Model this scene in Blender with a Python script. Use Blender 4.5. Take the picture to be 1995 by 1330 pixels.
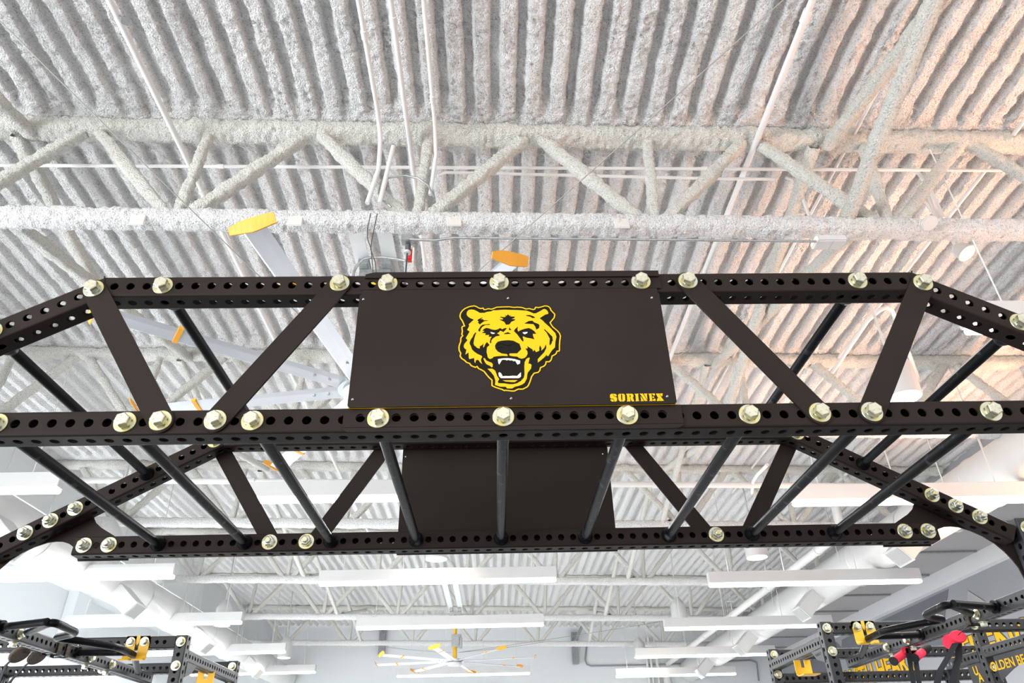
import bpy, bmesh, math, random
import numpy as np
from mathutils import Vector, Matrix
random.seed(7); np.random.seed(7)
PI = math.pi
scene = bpy.context.scene
C = scene.collection
for o in list(bpy.data.objects): bpy.data.objects.remove(o)

# ------------------------------------------------------------------ camera
FPX = 1400.0
CAM = np.array([-.0315, -1.857, 1.6])
YAW, PITCH, ROLL = .03347, .5612, -.02727
def cam_axes():
    ca, sa = math.cos(YAW), math.sin(YAW)
    fw = np.array([sa*math.cos(PITCH), ca*math.cos(PITCH), math.sin(PITCH)])
    rt = np.array([ca, -sa, 0.0]); up = np.cross(rt, fw)
    return rt*math.cos(ROLL)+up*math.sin(ROLL), -rt*math.sin(ROLL)+up*math.cos(ROLL), fw
RT, UP, FW = cam_axes()
def at(px, py, x=None, y=None, z=None):
    """the point of the place seen at a pixel of the photograph on the plane x=, y= or z="""
    d = FW+(px-997.5)/FPX*RT-(py-665)/FPX*UP
    for i, v in enumerate((x, y, z)):
        if v is not None: return Vector(CAM+d*((v-CAM[i])/d[i]))
cd = bpy.data.cameras.new('camera'); cam = bpy.data.objects.new('camera', cd); C.objects.link(cam)
M = Matrix(((RT[0], UP[0], -FW[0], CAM[0]), (RT[1], UP[1], -FW[1], CAM[1]), (RT[2], UP[2], -FW[2], CAM[2]), (0, 0, 0, 1)))
cam.matrix_world = M
cd.sensor_width = 36; cd.lens = FPX/1995*36; cd.clip_start = .05; cd.clip_end = 100
scene.camera = cam

# ------------------------------------------------------------------ world, lights, exposure
w = bpy.data.worlds.new('world'); scene.world = w; w.use_nodes = True
bg = w.node_tree.nodes['Background']; bg.inputs['Strength'].default_value = 1.0
# surroundings of the open end of the hall: bright at eye level, darker towards the floor
_tc = w.node_tree.nodes.new('ShaderNodeTexCoord'); _sx = w.node_tree.nodes.new('ShaderNodeSeparateXYZ'); _rp = w.node_tree.nodes.new('ShaderNodeValToRGB')
_mr = w.node_tree.nodes.new('ShaderNodeMapRange'); _mr.inputs['From Min'].default_value = -1; _mr.inputs['From Max'].default_value = 1
w.node_tree.links.new(_tc.outputs['Generated'], _sx.inputs[0]); w.node_tree.links.new(_sx.outputs['Z'], _mr.inputs['Value'])
w.node_tree.links.new(_mr.outputs['Result'], _rp.inputs['Fac']); w.node_tree.links.new(_rp.outputs['Color'], bg.inputs['Color'])
_cr = _rp.color_ramp; _cr.elements[0].position = 0.0; _cr.elements[0].color = (.34, .36, .40, 1); _cr.elements[1].position = .47; _cr.elements[1].color = (1.15, 1.12, 1.10, 1)
_e = _cr.elements.new(.30); _e.color = (.62, .62, .64, 1)
def area(name, loc, target, sx, sy, power, col):
    l = bpy.data.lights.new(name, 'AREA'); l.shape = 'RECTANGLE'; l.size = sx; l.size_y = sy
    l.energy = power; l.color = col
    o = bpy.data.objects.new(name, l); C.objects.link(o); o.location = loc
    o.rotation_euler = (Vector(target)-Vector(loc)).to_track_quat('-Z', 'Y').to_euler()
    return o
# unseen area lights added left and behind the camera, warm light from the right
area('front_left_fill', (-8.6, -4.2, 2.2), (.5, 3.2, 5.4), 8, 3.6, 950, (.92, .965, 1))
area('left_side_fill', (-8.1, 5.0, 1.7), (0, 5.0, 4.6), 17, 2.6, 900, (.90, .96, 1))
area('behind_camera_fill', (-1.5, -7.5, 3.0), (0, 3.0, 3.9), 11, 4.0, 300, (1, .955, .91))
ws = area('warm_side_light', (6.4, 3.0, 2.8), (4.4, 3.0, 5.5), 7, 1.0, 215, (1, .57, .36)); ws.data.spread = math.radians(85)
vs = scene.view_settings
vs.view_transform = 'Standard'; vs.look = 'None'; vs.gamma = 1; vs.use_curve_mapping = False; vs.exposure = .30

# ------------------------------------------------------------------ materials
def mat(name, col, rough=.5, metal=0, spec=.5, emit=None, estr=0, noise=None, bump=None):
    m = bpy.data.materials.new(name); m.use_nodes = True
    nt = m.node_tree; b = nt.nodes['Principled BSDF']
    b.inputs['Base Color'].default_value = (*col, 1); b.inputs['Roughness'].default_value = rough
    b.inputs['Metallic'].default_value = metal; b.inputs['Specular IOR Level'].default_value = spec
    if emit: b.inputs['Emission Color'].default_value = (*emit, 1); b.inputs['Emission Strength'].default_value = estr
    tc = nt.nodes.new('ShaderNodeTexCoord')
    if noise:   # (scale, second colour, low, high)
        n = nt.nodes.new('ShaderNodeTexNoise'); n.inputs['Scale'].default_value = noise[0]; n.inputs['Detail'].default_value = 4
        nt.links.new(tc.outputs['Object'], n.inputs['Vector'])
        r = nt.nodes.new('ShaderNodeMapRange'); r.inputs['From Min'].default_value = noise[2]; r.inputs['From Max'].default_value = noise[3]
        nt.links.new(n.outputs['Fac'], r.inputs['Value'])
        mx = nt.nodes.new('ShaderNodeMix'); mx.data_type = 'RGBA'
        mx.inputs['A'].default_value = (*col, 1); mx.inputs['B'].default_value = (*noise[1], 1)
        nt.links.new(r.outputs['Result'], mx.inputs['Factor']); nt.links.new(mx.outputs['Result'], b.inputs['Base Color'])
    if bump:    # (scale, strength, distance)
        n2 = nt.nodes.new('ShaderNodeTexNoise'); n2.inputs['Scale'].default_value = bump[0]; n2.inputs['Detail'].default_value = 5
        n2.inputs['Roughness'].default_value = .6
        nt.links.new(tc.outputs['Object'], n2.inputs['Vector'])
        bp = nt.nodes.new('ShaderNodeBump'); bp.inputs['Strength'].default_value = bump[1]; bp.inputs['Distance'].default_value = bump[2]
        nt.links.new(n2.outputs['Fac'], bp.inputs['Height']); nt.links.new(bp.outputs['Normal'], b.inputs['Normal'])
    return m
def spray(name, col, fleck_shade, scale=1.0):
    m = mat(name, col, .95, 0, .1, noise=(105*scale, fleck_shade, .54, .66))  # random dark specks: fibre flecks, and pit shadows put into the colour
    nt = m.node_tree; b = nt.nodes['Principled BSDF']; tc = [n for n in nt.nodes if n.type == 'TEX_COORD'][0]
    v = nt.nodes.new('ShaderNodeTexVoronoi'); v.inputs['Scale'].default_value = 90*scale
    n = nt.nodes.new('ShaderNodeTexNoise'); n.inputs['Scale'].default_value = 48*scale; n.inputs['Detail'].default_value = 7; n.inputs['Roughness'].default_value = .72
    for q in (v, n): nt.links.new(tc.outputs['Object'], q.inputs['Vector'])
    a = nt.nodes.new('ShaderNodeMath'); a.operation = 'MULTIPLY_ADD'; a.inputs[1].default_value = -.55
    nt.links.new(v.outputs['Distance'], a.inputs[0]); nt.links.new(n.outputs['Fac'], a.inputs[2])
    bp = nt.nodes.new('ShaderNodeBump'); bp.inputs['Strength'].default_value = 1.0; bp.inputs['Distance'].default_value = .024
    nt.links.new(a.outputs[0], bp.inputs['Height']); nt.links.new(bp.outputs['Normal'], b.inputs['Normal'])
    return m
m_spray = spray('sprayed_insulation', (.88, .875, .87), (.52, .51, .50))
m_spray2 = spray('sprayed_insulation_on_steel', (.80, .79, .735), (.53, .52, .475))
m_black = mat('black_powder_coat', (.0165, .0120, .0100), .52, 0, .10, noise=(3.0, (.0205, .0150, .0125), .4, .7), bump=(900, .12, .001))
m_blackr = mat('black_bar_coat', (.0035, .004, .0052), .42, 0, .08, noise=(22.0, (.085, .092, .10), .60, .80), bump=(700, .12, .001))
m_blackg = mat('grey_black_powder_coat', (.022, .023, .027), .5, 0, .45, bump=(900, .1, .001))
m_zinc = mat('yellow_zinc', (.57, .51, .24), .30, .92, .5, noise=(45, (.52, .54, .44), .38, .62))
m_head = mat('pale_zinc', (.58, .56, .44), .34, .85, .5, noise=(90, (.52, .52, .41), .4, .6))
m_zincs = mat('bright_zinc', (.50, .53, .53), .20, .97, .5)
m_yel = mat('yellow_sign_paint', (.70, .385, .0015), .5, 0, .2)
m_yelb = mat('yellow_bracket_paint', (.72, .40, .015), .45, 0, .4, noise=(5, (.76, .45, .03), .4, .7))
m_amber = mat('amber_plastic', (.86, .38, .035), .4, 0, .4, noise=(6, (.82, .35, .03), .4, .7))
m_ivory = mat('ivory_sheet', (.82, .79, .68), .5)
m_alu = mat('brushed_aluminium', (.80, .82, .86), .38, .75, .5, noise=(3, (.84, .86, .9), .4, .7))
m_white = mat('white_enamel', (.56, .56, .56), .42, 0, .5, noise=(2, (.53, .53, .53), .4, .7))
m_duct = mat('white_duct_paint', (.62, .62, .61), .33, .1, .5, noise=(1.5, (.58, .58, .57), .4, .7))
m_pipe = mat('white_pipe_paint', (.66, .655, .645), .45, 0, .4, noise=(3, (.62, .615, .605), .4, .7))
m_galv = mat('galvanised_steel', (.45, .47, .47), .42, .8, .5, noise=(40, (.34, .36, .37), .4, .65))
m_dark = mat('dark_cable', (.05, .055, .06), .5)
m_wire = mat('steel_wire', (.33, .33, .31), .5, .6)
m_red = mat('red_plastic', (.55, .02, .02), .4)
m_foam = mat('red_foam', (.72, .03, .07), .75, 0, .2, bump=(400, .3, .002))
m_strap = mat('black_webbing', (.02, .022, .026), .8, 0, .2, bump=(500, .3, .002))
m_disc = mat('worn_brown_disc', (.10, .08, .065), .8, 0, .2, noise=(120, (.14, .12, .10), .4, .65))
m_lens = mat('lit_lens', (.9, .9, .9), .5, emit=(1, .985, .95), estr=4.5)
m_warm = mat('lit_warm_lens', (.9, .88, .8), .5, emit=(1, .90, .78), estr=2.2)
m_grille = mat('grey_louvre', (.42, .44, .43), .5, .3)
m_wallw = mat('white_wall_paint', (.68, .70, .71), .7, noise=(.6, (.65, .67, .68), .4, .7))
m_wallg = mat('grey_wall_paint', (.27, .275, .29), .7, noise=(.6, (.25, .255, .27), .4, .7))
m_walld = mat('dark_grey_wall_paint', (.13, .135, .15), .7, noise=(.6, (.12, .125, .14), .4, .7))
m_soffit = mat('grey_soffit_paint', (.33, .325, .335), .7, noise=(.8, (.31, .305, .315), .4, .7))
m_beam = mat('pale_beam_paint', (.66, .67, .68), .6, noise=(.8, (.63, .64, .65), .4, .7))
m_steel = mat('grey_painted_steel', (.30, .31, .32), .5, .3, noise=(30, (.24, .25, .26), .4, .6))
m_floor = mat('grey_gym_floor', (.50, .505, .51), .6, noise=(3, (.45, .455, .46), .4, .7))
m_rubber = mat('grey_rubber_floor', (.32, .324, .33), .8, noise=(60, (.37, .374, .38), .5, .7))
m_mat = mat('black_bounce_cut_mat', (.022, .023, .026), .85, noise=(60, (.03, .031, .034), .5, .7))
m_ink = mat('black_paint_outline', (.02, .02, .02), .5)
m_patch = mat('bare_fireproofing_patch', (.60, .565, .53), .9, noise=(12, (.56, .53, .50), .4, .7), bump=(60, .4, .006))

# ------------------------------------------------------------------ mesh helpers
class MB:
    """collects geometry (several materials allowed) and links it as ONE mesh object"""
    def __init__(s): s.v = []; s.f = []; s.m = []; s.s = []
    def add(s, verts, faces, mi=0, smooth=False):
        b = len(s.v); s.v += [tuple(p) for p in verts]
        for f in faces: s.f.append(tuple(i+b for i in f)); s.m.append(mi); s.s.append(smooth)
        return s
    def box(s, c, h, rot=None, mi=0):
        P = []
        for dx in (-1, 1):
            for dy in (-1, 1):
                for dz in (-1, 1):
                    p = Vector((dx*h[0], dy*h[1], dz*h[2]))
                    if rot is not None: p = rot @ p
                    P.append(Vector(c)+p)
        return s.add(P, [(0, 1, 3, 2), (4, 6, 7, 5), (0, 4, 5, 1), (2, 3, 7, 6), (0, 2, 6, 4), (1, 5, 7, 3)], mi)
    def bbox(s, c, h, bev=.004, rot=None, mi=0, seg=2):
        bm = bmesh.new(); bmesh.ops.create_cube(bm, size=2.0)
        for v in bm.verts: v.co = Vector((v.co.x*h[0], v.co.y*h[1], v.co.z*h[2]))
        bmesh.ops.bevel(bm, geom=list(bm.edges), offset=min(bev, min(h)*.9), segments=seg, affect='EDGES')
        P = [Vector(c)+((rot @ v.co) if rot is not None else v.co) for v in bm.verts]
        bm.verts.index_update(); F = [[v.index for v in f.verts] for f in bm.faces]; bm.free()
        return s.add(P, F, mi)
    def tube(s, path, r, n=12, mi=0, caps=True, smooth=True):
        path = [Vector(p) for p in path]; R = r if isinstance(r, (list, tuple)) else [r]*len(path)
        t0 = (path[1]-path[0]).normalized()
        a = Vector((0, 0, 1)) if abs(t0.z) < .9 else Vector((1, 0, 0))
        nn = t0.cross(a).normalized(); P = []
        for i, p in enumerate(path):
            if i == 0: t = t0
            elif i == len(path)-1: t = (path[-1]-path[-2]).normalized()
            else: t = ((path[i+1]-p).normalized()+(p-path[i-1]).normalized()).normalized()
            nn = (nn-t*nn.dot(t)).normalized(); bb = t.cross(nn)
            for k in range(n):
                q = 2*PI*k/n; P.append(p+(nn*math.cos(q)+bb*math.sin(q))*R[i])
        F = []
        for i in range(len(path)-1):
            for k in range(n):
                F.append((i*n+k, i*n+(k+1) % n, (i+1)*n+(k+1) % n, (i+1)*n+k))
        s.add(P, F, mi, smooth)
        if caps:
            s.add(P[:n], [tuple(range(n-1, -1, -1))], mi); s.add(P[-n:], [tuple(range(n))], mi)
        return s
    def prism(s, pts, ax, d0, d1, mi=0, mi_side=None):
        """polygon pts (2D) extruded along axis ax ('x','y','z') from d0 to d1"""
        def P(p, d): return {'x': (d, p[0], p[1]), 'y': (p[0], d, p[1]), 'z': (p[0], p[1], d)}[ax]
        n = len(pts)
        s.add([P(p, d0) for p in pts], [tuple(range(n))], mi); s.add([P(p, d1) for p in pts], [tuple(range(n-1, -1, -1))], mi)
        V = [P(p, d0) for p in pts]+[P(p, d1) for p in pts]
        s.add(V, [(i, (i+1) % n, n+(i+1) % n, n+i) for i in range(n)], mi if mi_side is None else mi_side)
        return s
    def build(s, name, mats, parent=None):
        me = bpy.data.meshes.new(name); me.from_pydata(s.v, [], s.f)
        for m in (mats if isinstance(mats, (list, tuple)) else [mats]): me.materials.append(m)
        me.polygons.foreach_set('material_index', s.m); me.polygons.foreach_set('use_smooth', s.s); me.update()
        bm = bmesh.new(); bm.from_mesh(me); bmesh.ops.recalc_face_normals(bm, faces=list(bm.faces)) if len(s.f) < 60000 else None; bm.to_mesh(me); bm.free()
        o = bpy.data.objects.new(name, me); C.objects.link(o)
        if parent is not None: attach(o, parent)
        return o
def attach(o, parent):
    o.parent = parent      # all meshes are written in world coordinates; only the root Empties carry a location
    o.matrix_parent_inverse = Matrix.Translation(-parent.location) if parent.type == 'EMPTY' else Matrix.Identity(4)
def tag(o, label=None, cat=None, group=None, kind=None):
    if label: o['label'] = label
    if cat: o['category'] = cat
    if group: o['group'] = group
    if kind: o['kind'] = kind
    return o
def thing(name, label, cat, loc=(0, 0, 0), group=None):
    o = bpy.data.objects.new(name, None); C.objects.link(o); o.location = loc; o.empty_display_size = .1
    return tag(o, label, cat, group)
def struct(o): o['kind'] = 'structure'; return o
def copy_tree(o, off, parent=None, label=None, group=None):
    c = o.copy(); C.objects.link(c)
    if parent is None: c.location = o.location+Vector(off)
    else: c.parent = parent
    if label: c['label'] = label
    if group: c['group'] = group
    for ch in list(o.children): copy_tree(ch, off, c)
    return c
def hexpts(r, n=6, a0=0): return [(r*math.cos(a0+2*PI*k/n), r*math.sin(a0+2*PI*k/n)) for k in range(n)]
def circ(cx, cz, r, n, a0=0, a1=2*PI, end=False):
    k = n if not end else n-1
    return [(cx+r*math.cos(a0+(a1-a0)*i/k), cz+r*math.sin(a0+(a1-a0)*i/k)) for i in range(n)]

# value noise on arrays
def vnoise(x, y, z, seed=0):
    def hsh(i, j, k):
        h = (i.astype(np.int64)*374761393+j.astype(np.int64)*668265263+k.astype(np.int64)*2147483647+seed*974711) & 0xffffffff
        h = ((h ^ (h >> 13))*1274126177) & 0xffffffff
        return ((h ^ (h >> 16)) & 0xffff)/65535.0
    xi, yi, zi = np.floor(x), np.floor(y), np.floor(z)
    fx, fy, fz = x-xi, y-yi, z-zi
    fx, fy, fz = fx*fx*(3-2*fx), fy*fy*(3-2*fy), fz*fz*(3-2*fz)
    r = 0
    for a in (0, 1):
        for b in (0, 1):
            for c in (0, 1):
                wgt = (fx if a else 1-fx)*(fy if b else 1-fy)*(fz if c else 1-fz)
                r = r+wgt*hsh(xi+a, yi+b, zi+c)
    return r-.5
def lumps(P, s=1.0):
    x, y, z = P[:, 0], P[:, 1], P[:, 2]
    return s*(vnoise(x*9, y*9, z*9, 1)*.018+vnoise(x*34, y*34, z*34, 2)*.014+vnoise(x*75, y*75, z*75, 3)*.016)
def grid_mesh(name, P, nu, nv, m, closed=False, smooth=True, parent=None):
    idx = np.arange(nu*nv).reshape(nu, nv)
    a = idx[:-1, :-1].ravel(); b = idx[1:, :-1].ravel(); c = idx[1:, 1:].ravel(); d = idx[:-1, 1:].ravel()
    F = np.stack([a, b, c, d], 1)
    if closed: F = np.concatenate([F, np.stack([idx[:-1, -1], idx[1:, -1], idx[1:, 0], idx[:-1, 0]], 1)])
    me = bpy.data.meshes.new(name); me.vertices.add(len(P)); me.vertices.foreach_set('co', P.astype(np.float32).ravel())
    me.loops.add(F.size); me.loops.foreach_set('vertex_index', F.astype(np.int32).ravel())
    me.polygons.add(len(F)); me.polygons.foreach_set('loop_start', np.arange(0, F.size, 4, dtype=np.int32))
    me.polygons.foreach_set('use_smooth', [smooth]*len(F)); me.materials.append(m); me.update(calc_edges=True); me.validate()
    o = bpy.data.objects.new(name, me); C.objects.link(o)
    if parent is not None: attach(o, parent)
    return o
def rough_bar(name, p0, p1, a, b, parent, res=.02, n=20, amp=1.0, m=None, up=(0, 0, 1)):
    """a steel member thick with sprayed insulation: rounded section a x b (half sizes), lumpy skin"""
    p0, p1 = np.array(p0, float), np.array(p1, float); L = np.linalg.norm(p1-p0); t = (p1-p0)/L
    u = np.cross(t, np.array(up, float)); u /= np.linalg.norm(u); v = np.cross(u, t)
    k = max(2, int(L/res)+1); s = np.linspace(0, 1, k)
    q = np.arange(n)*2*PI/n; e = .62
    cu = np.sign(np.cos(q))*np.abs(np.cos(q))**e*a; cv = np.sign(np.sin(q))*np.abs(np.sin(q))**e*b
    P = (p0[None, None]+(p1-p0)[None, None]*s[:, None, None]+u[None, None]*cu[None, :, None]+v[None, None]*cv[None, :, None])
    D = (u[None, None]*cu[None, :, None]/a+v[None, None]*cv[None, :, None]/b); D = D/np.linalg.norm(D, axis=2, keepdims=True)
    P = P.reshape(-1, 3); D = np.broadcast_to(D, (k, n, 3)).reshape(-1, 3)
    P = P+D*lumps(P, amp)[:, None]
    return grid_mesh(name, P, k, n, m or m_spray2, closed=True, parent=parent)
SL = -.0235                                   # fall of the roof from left to right
def zr(x): return 5.70+SL*x                   # underside of the deck ribs
# ------------------------------------------------------------------ the shell
NTH = ['first', 'second', 'third', 'fourth', 'fifth', 'sixth', 'seventh', 'eighth', 'ninth', 'tenth', 'eleventh', 'twelfth']
def slab(name, c, h, m, parent=None): return MB().box(c, h).build(name, m, parent)
PITCHX, RIBX = .1752, -.077
XL, XR, YN, YF = -6.5, 6.75, -1.6, 20.2
JY = [1.773+3.151*i for i in range(6)]
def ceiling_zone(y0, y1, dy, per):
    xs = np.arange(XL, XR+1e-6, PITCHX/per); ys = np.arange(y0, y1+dy*.5, dy)
    X, Y = np.meshgrid(xs, ys, indexing='ij')
    wob = vnoise(X*1.3, Y*3.1, X*0, 9)*.05
    u = (X-RIBX)/PITCHX+wob; u = np.abs(u-np.round(u))
    t = np.clip((u-.25)/.095, 0, 1); t = t*t*(3-2*t)
    dist = np.min(np.abs(Y[..., None]-np.array(JY+[-1.378])[None, None]), axis=2)
    fill = np.clip((dist-.07)/.17+vnoise(X*6, Y*6, X*0, 5)*.8, 0, 1)
    Z = zr(X)+.054*t*fill
    P = np.stack([X, Y, Z], 2).reshape(-1, 3)
    n = lumps(P, 1.15)
    P[:, 2] += n; P[:, 0] += vnoise(P[:, 0]*30, P[:, 1]*30, P[:, 2]*0, 12)*.014
    return P, len(xs), len(ys)
ceil = bpy.data.objects.new('ceiling', None); C.objects.link(ceil); struct(ceil)
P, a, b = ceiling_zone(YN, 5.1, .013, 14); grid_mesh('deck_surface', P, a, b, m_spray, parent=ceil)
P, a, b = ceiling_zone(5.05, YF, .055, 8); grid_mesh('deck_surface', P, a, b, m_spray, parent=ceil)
struct(slab('wall_back', (0, YF+.1, 2.95), (9.2, .1, 2.95), m_wallw))
struct(slab('wall_left', (-8.4, 9.2, 3.0), (.1, 11.0, 3.0), m_wallw))
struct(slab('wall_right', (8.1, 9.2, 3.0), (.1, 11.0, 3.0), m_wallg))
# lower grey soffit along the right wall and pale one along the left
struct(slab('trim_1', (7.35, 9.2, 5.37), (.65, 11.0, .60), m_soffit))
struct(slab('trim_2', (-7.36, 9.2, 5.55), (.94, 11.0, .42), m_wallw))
struct(slab('floor', (-.15, 13.1, -.05), (8.4, 7.5, .05), m_floor))
struct(slab('floor', (-.15, 1.6, -.05), (8.4, 4.0, .05), m_rubber))
tag(slab('bounce_cut_mat', (.05, .8, .004), (3.4, 3.6, .004), m_mat), 'added unseen black mat cutting floor bounce under the rig', 'mat')  # added out of view to keep floor bounce off the beam undersides
struct(slab('trim_3', (7.93, 9.2, 4.645), (.07, 11.0, .125), m_beam))
# thin dark channels crossing the right soffit
for i in range(12):
    y = 2.2+i*1.5
    tag(MB().box((7.28, y, 4.754), (.52, .035, .016)).build('soffit_channel', m_steel),
        'dark steel channel under the right grey soffit, %s counted from the near end' % NTH[i], 'channel', 'channels under the right soffit')
# column on the left wall and bracket columns at the back
tag(MB().bbox((-8.2, 13.0, 3.0), (.1, .28, 2.2), .01).build('wall_column', m_wallw), 'white square column standing against the left wall beyond the left duct', 'column')
# mural on the right wall: a big darker field and a paler wedge
def wall_poly(name, pts, m, dx=.004, parent=None):
    q = [at(px, py, x=8.0-dx) for px, py in pts]
    return MB().prism([(p.y, p.z) for p in q], 'x', 8.0-dx, 8.0-dx-.004).build(name, m, parent)
mur = bpy.data.objects.new('wall_right_mural', None); C.objects.link(mur)
tag(mur, 'dark grey painted field and pale wedge across the right grey wall', 'mural')
wall_poly('painted_field', [(1722, 1206), (1848, 1147), (1842, 1190), (1838, 1262), (1700, 1262), (1640, 1262), (1640, 1246)], m_walld, .004, mur)
wall_poly('painted_field', [(1560, 1281), (1630, 1250), (1640, 1262), (1600, 1330), (1540, 1330)], m_walld, .004, mur)
wall_poly('painted_wedge', [(1886, 1150), (1920, 1172), (1884, 1184)], m_soffit, .008, mur)
# back wall details
tag(MB().tube([at(px, py, y=YF-.05) for px, py in [(1143, 1255), (1140, 1285), (1143, 1294), (1152, 1297), (1300, 1294), (1462, 1286), (1474, 1290), (1478, 1326)]], .022, 8).build('conduit', m_steel),
    'thin grey conduit bent along the back wall right of the far fan', 'conduit')
for i, px in enumerate((1262, 1270, 1281)):
    p = at(px, 1300, y=YF-.08)
    tag(MB().tube([(p.x, p.y, 2.2), (p.x, p.y, 5.3)], .035, 8).build('wall_conduit', m_pipe), '%s of three thin vertical conduits beside the downpipe on the back wall' % ('leftmost', 'middle', 'rightmost')[i], 'conduit', 'vertical conduits on the back wall')
p = at(1297, 1300, y=YF-.15)
tag(MB().tube([(p.x, p.y, 2.0), (p.x, p.y, 4.3)], .1, 14).tube([(p.x, p.y, 4.26), (p.x, p.y, 4.3)], .115, 14).build('downpipe', m_pipe), 'thick pale vertical downpipe on the back wall right of the far fan', 'pipe')
for n_, (pa, pb) in enumerate((((745, 1245), (718, 1232)), ((1120, 1262), (1138, 1245)))):
    b_ = at(*pa, y=YF-.12); e_ = at(*pb, y=YF-.9)
    t = thing('wall_bracket', ['grey steel angle bracket on the back wall left of the far fan', 'grey steel angle bracket on the back wall right of the far fan'][n_], 'bracket', (b_.x, b_.y, b_.z))
    MB().box((b_.x, b_.y, b_.z), (.09, .05, .42)).build('post', m_steel, t)
    MB().tube([(b_.x, b_.y, b_.z+.15), (e_.x, e_.y, e_.z+.4)], .05, 4).build('strut', m_steel, t)

# ------------------------------------------------------------------ sprayed roof joists
ORD = ['nearest sprayed white roof joist, its lattice spanning the upper third of the picture',
       'second sprayed roof joist, just behind the upper beam of the black rig',
       'third sprayed roof joist, seen through the black rig below its sign',
       'fourth sprayed roof joist, first one showing fully below the black rig',
       'fifth sprayed roof joist, crossing above the middle row of bar lights',
       'farthest sprayed roof joist, just before the back wall']
for j, y in enumerate(JY):
    x0, x1 = (-4.6, 4.9) if j == 0 else (-6.35, 6.6)
    if j == 0: x0, x1 = -5.6, 5.6
    t = thing('roof_joist', ORD[j], 'joist', (0, y, 4.8), 'sprayed roof joists')
    if j == 0: near_joist = t
    r = [.011, .02, .03, .04, .05, .06][j]; n = [32, 24, 16, 14, 12, 12][j]
    dz = lambda x: SL*x
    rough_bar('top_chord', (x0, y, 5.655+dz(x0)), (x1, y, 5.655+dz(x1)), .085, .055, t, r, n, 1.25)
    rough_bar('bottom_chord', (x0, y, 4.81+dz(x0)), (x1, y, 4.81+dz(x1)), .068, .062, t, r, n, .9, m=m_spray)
    for k in range(-5, 6):
        xb = -.52+1.585*k; xt = xb+.80
        for (xa, xc_, rad) in ((xb-.08, xb-.785+.06, .042), (xb+.08, xt-.06, .044), (xb, xb+.05, .036)):
            if min(xa, xc_) < x0+.05 or max(xa, xc_) > x1-.05: continue
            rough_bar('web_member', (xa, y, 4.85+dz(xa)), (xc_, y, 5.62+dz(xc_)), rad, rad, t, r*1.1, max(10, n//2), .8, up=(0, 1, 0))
# cross bridging between the joists
def bridging(x, y0, y1, lab, rad=.04, res=.02):
    t = thing('bridging_strut', lab, 'strut', (x, (y0+y1)/2, 5.2), 'sprayed bridging struts between the joists')
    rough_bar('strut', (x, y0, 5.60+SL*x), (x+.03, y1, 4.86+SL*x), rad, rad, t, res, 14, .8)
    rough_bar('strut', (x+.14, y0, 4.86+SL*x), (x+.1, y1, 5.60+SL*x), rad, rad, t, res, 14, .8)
NB = ['in front of the nearest joist', 'between the nearest and second joist', 'between the second and third joist', 'between the third and fourth joist', 'between the fourth and fifth joist', 'between the fifth and farthest joist']
YY = [JY[0]-3.151]+JY
for x, sd in ((2.33, 'right'), (-3.42, 'left')):
    for i in range(6):
        bridging(x, YY[i], YY[i+1], 'crossed sprayed struts %s, %s of the sign' % (NB[i], sd), .045 if i < 2 else .035, .018 if i < 2 else .05)
# smooth bare patches on the nearest bottom chord
for px, py in ((268, 425), (575, 427), (885, 428), (1212, 432)):
    p = at(px, py, y=1.70)
    MB().bbox((p.x, 1.706, p.z-.008), (.05, .006, .042), .005, seg=3).build('bare_patch', m_patch, near_joist)
# ------------------------------------------------------------------ pipes and conduits under the deck
def pipe(name, pts, r, m, label, cat='pipe', fit=(), group=None, n=12):
    t = MB().tube(pts, r, n)
    for f in fit:
        i, s = f; a_, b_ = Vector(pts[i]), Vector(pts[i+1]); c_ = a_.lerp(b_, s); d_ = (b_-a_).normalized()
        t.tube([c_-d_*r*1.8, c_+d_*r*1.8], r*1.35, n)
    return tag(t.build(name, m), label, cat, group)
def xang(ang, z): return CAM[0]+(z-CAM[2])/math.tan(math.radians(ang))
X1 = xang(119.1, 5.55); p_left = pipe('water_pipe', [(X1, -1.5, 5.55), (X1, 11, 5.55)], .021, m_pipe, 'long white pipe under the deck left of the fan, passing behind the amber fan tip', fit=((0, .155), (0, .3), (0, .42)))
X2 = xang(100.9, 5.52)
pipe('conduit', [(X2, -1.5, 5.52), (X2, 1.45, 5.52), (X2+.0, 1.62, 5.45), (X2-.0, 1.66, 5.2), (X2-.05, 1.66, 4.89)], .016, m_pipe, 'leftmost of three white conduits that bends down over the nearest joist', 'conduit', fit=((0, .8), (0, .55)))
pipe('conduit', [(X2+.085, 1.66, 5.42), (X2+.03, 1.66, 4.89)], .016, m_pipe, 'short white conduit dropping beside the leftmost bent conduit', 'conduit')
X3 = xang(98.25, 5.54); pipe('conduit', [(X3, -1.5, 5.54), (X3, 2.3, 5.54), (X3, 3.1, 5.5)], .017, m_pipe, 'middle one of three white conduits above the fan bracket', 'conduit', fit=((0, .6),))
X4 = xang(95.5, 5.52); pipe('conduit', [(X4, -1.5, 5.52), (X4, 1.55, 5.52), (X4-.0, 1.72, 5.40), (X4-.03, 1.75, 5.05)], .014, m_pipe, 'rightmost of three white conduits above the fan bracket', 'conduit', fit=((0, .93),))
X5 = xang(64.0, 5.54); pipe('water_pipe', [(X5, -1.5, 5.54), (X5, 6.5, 5.54)], .022, m_pipe, 'thick white pipe under the deck right of the sign', fit=((0, .28), (0, .6)))
X6 = xang(56.5, 5.58); pipe('conduit', [(X6, -1.5, 5.58), (X6, 8, 5.58)], .013, m_pipe, 'thin pinkish conduit running beside the right sprayed bridging', 'conduit')
X7 = xang(46.2, 5.56); pipe('conduit', [(X7, -.6, 5.56), (X7, 9, 5.56)], .016, m_pipe, 'white conduit under the deck at the upper right edge', 'conduit')
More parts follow.
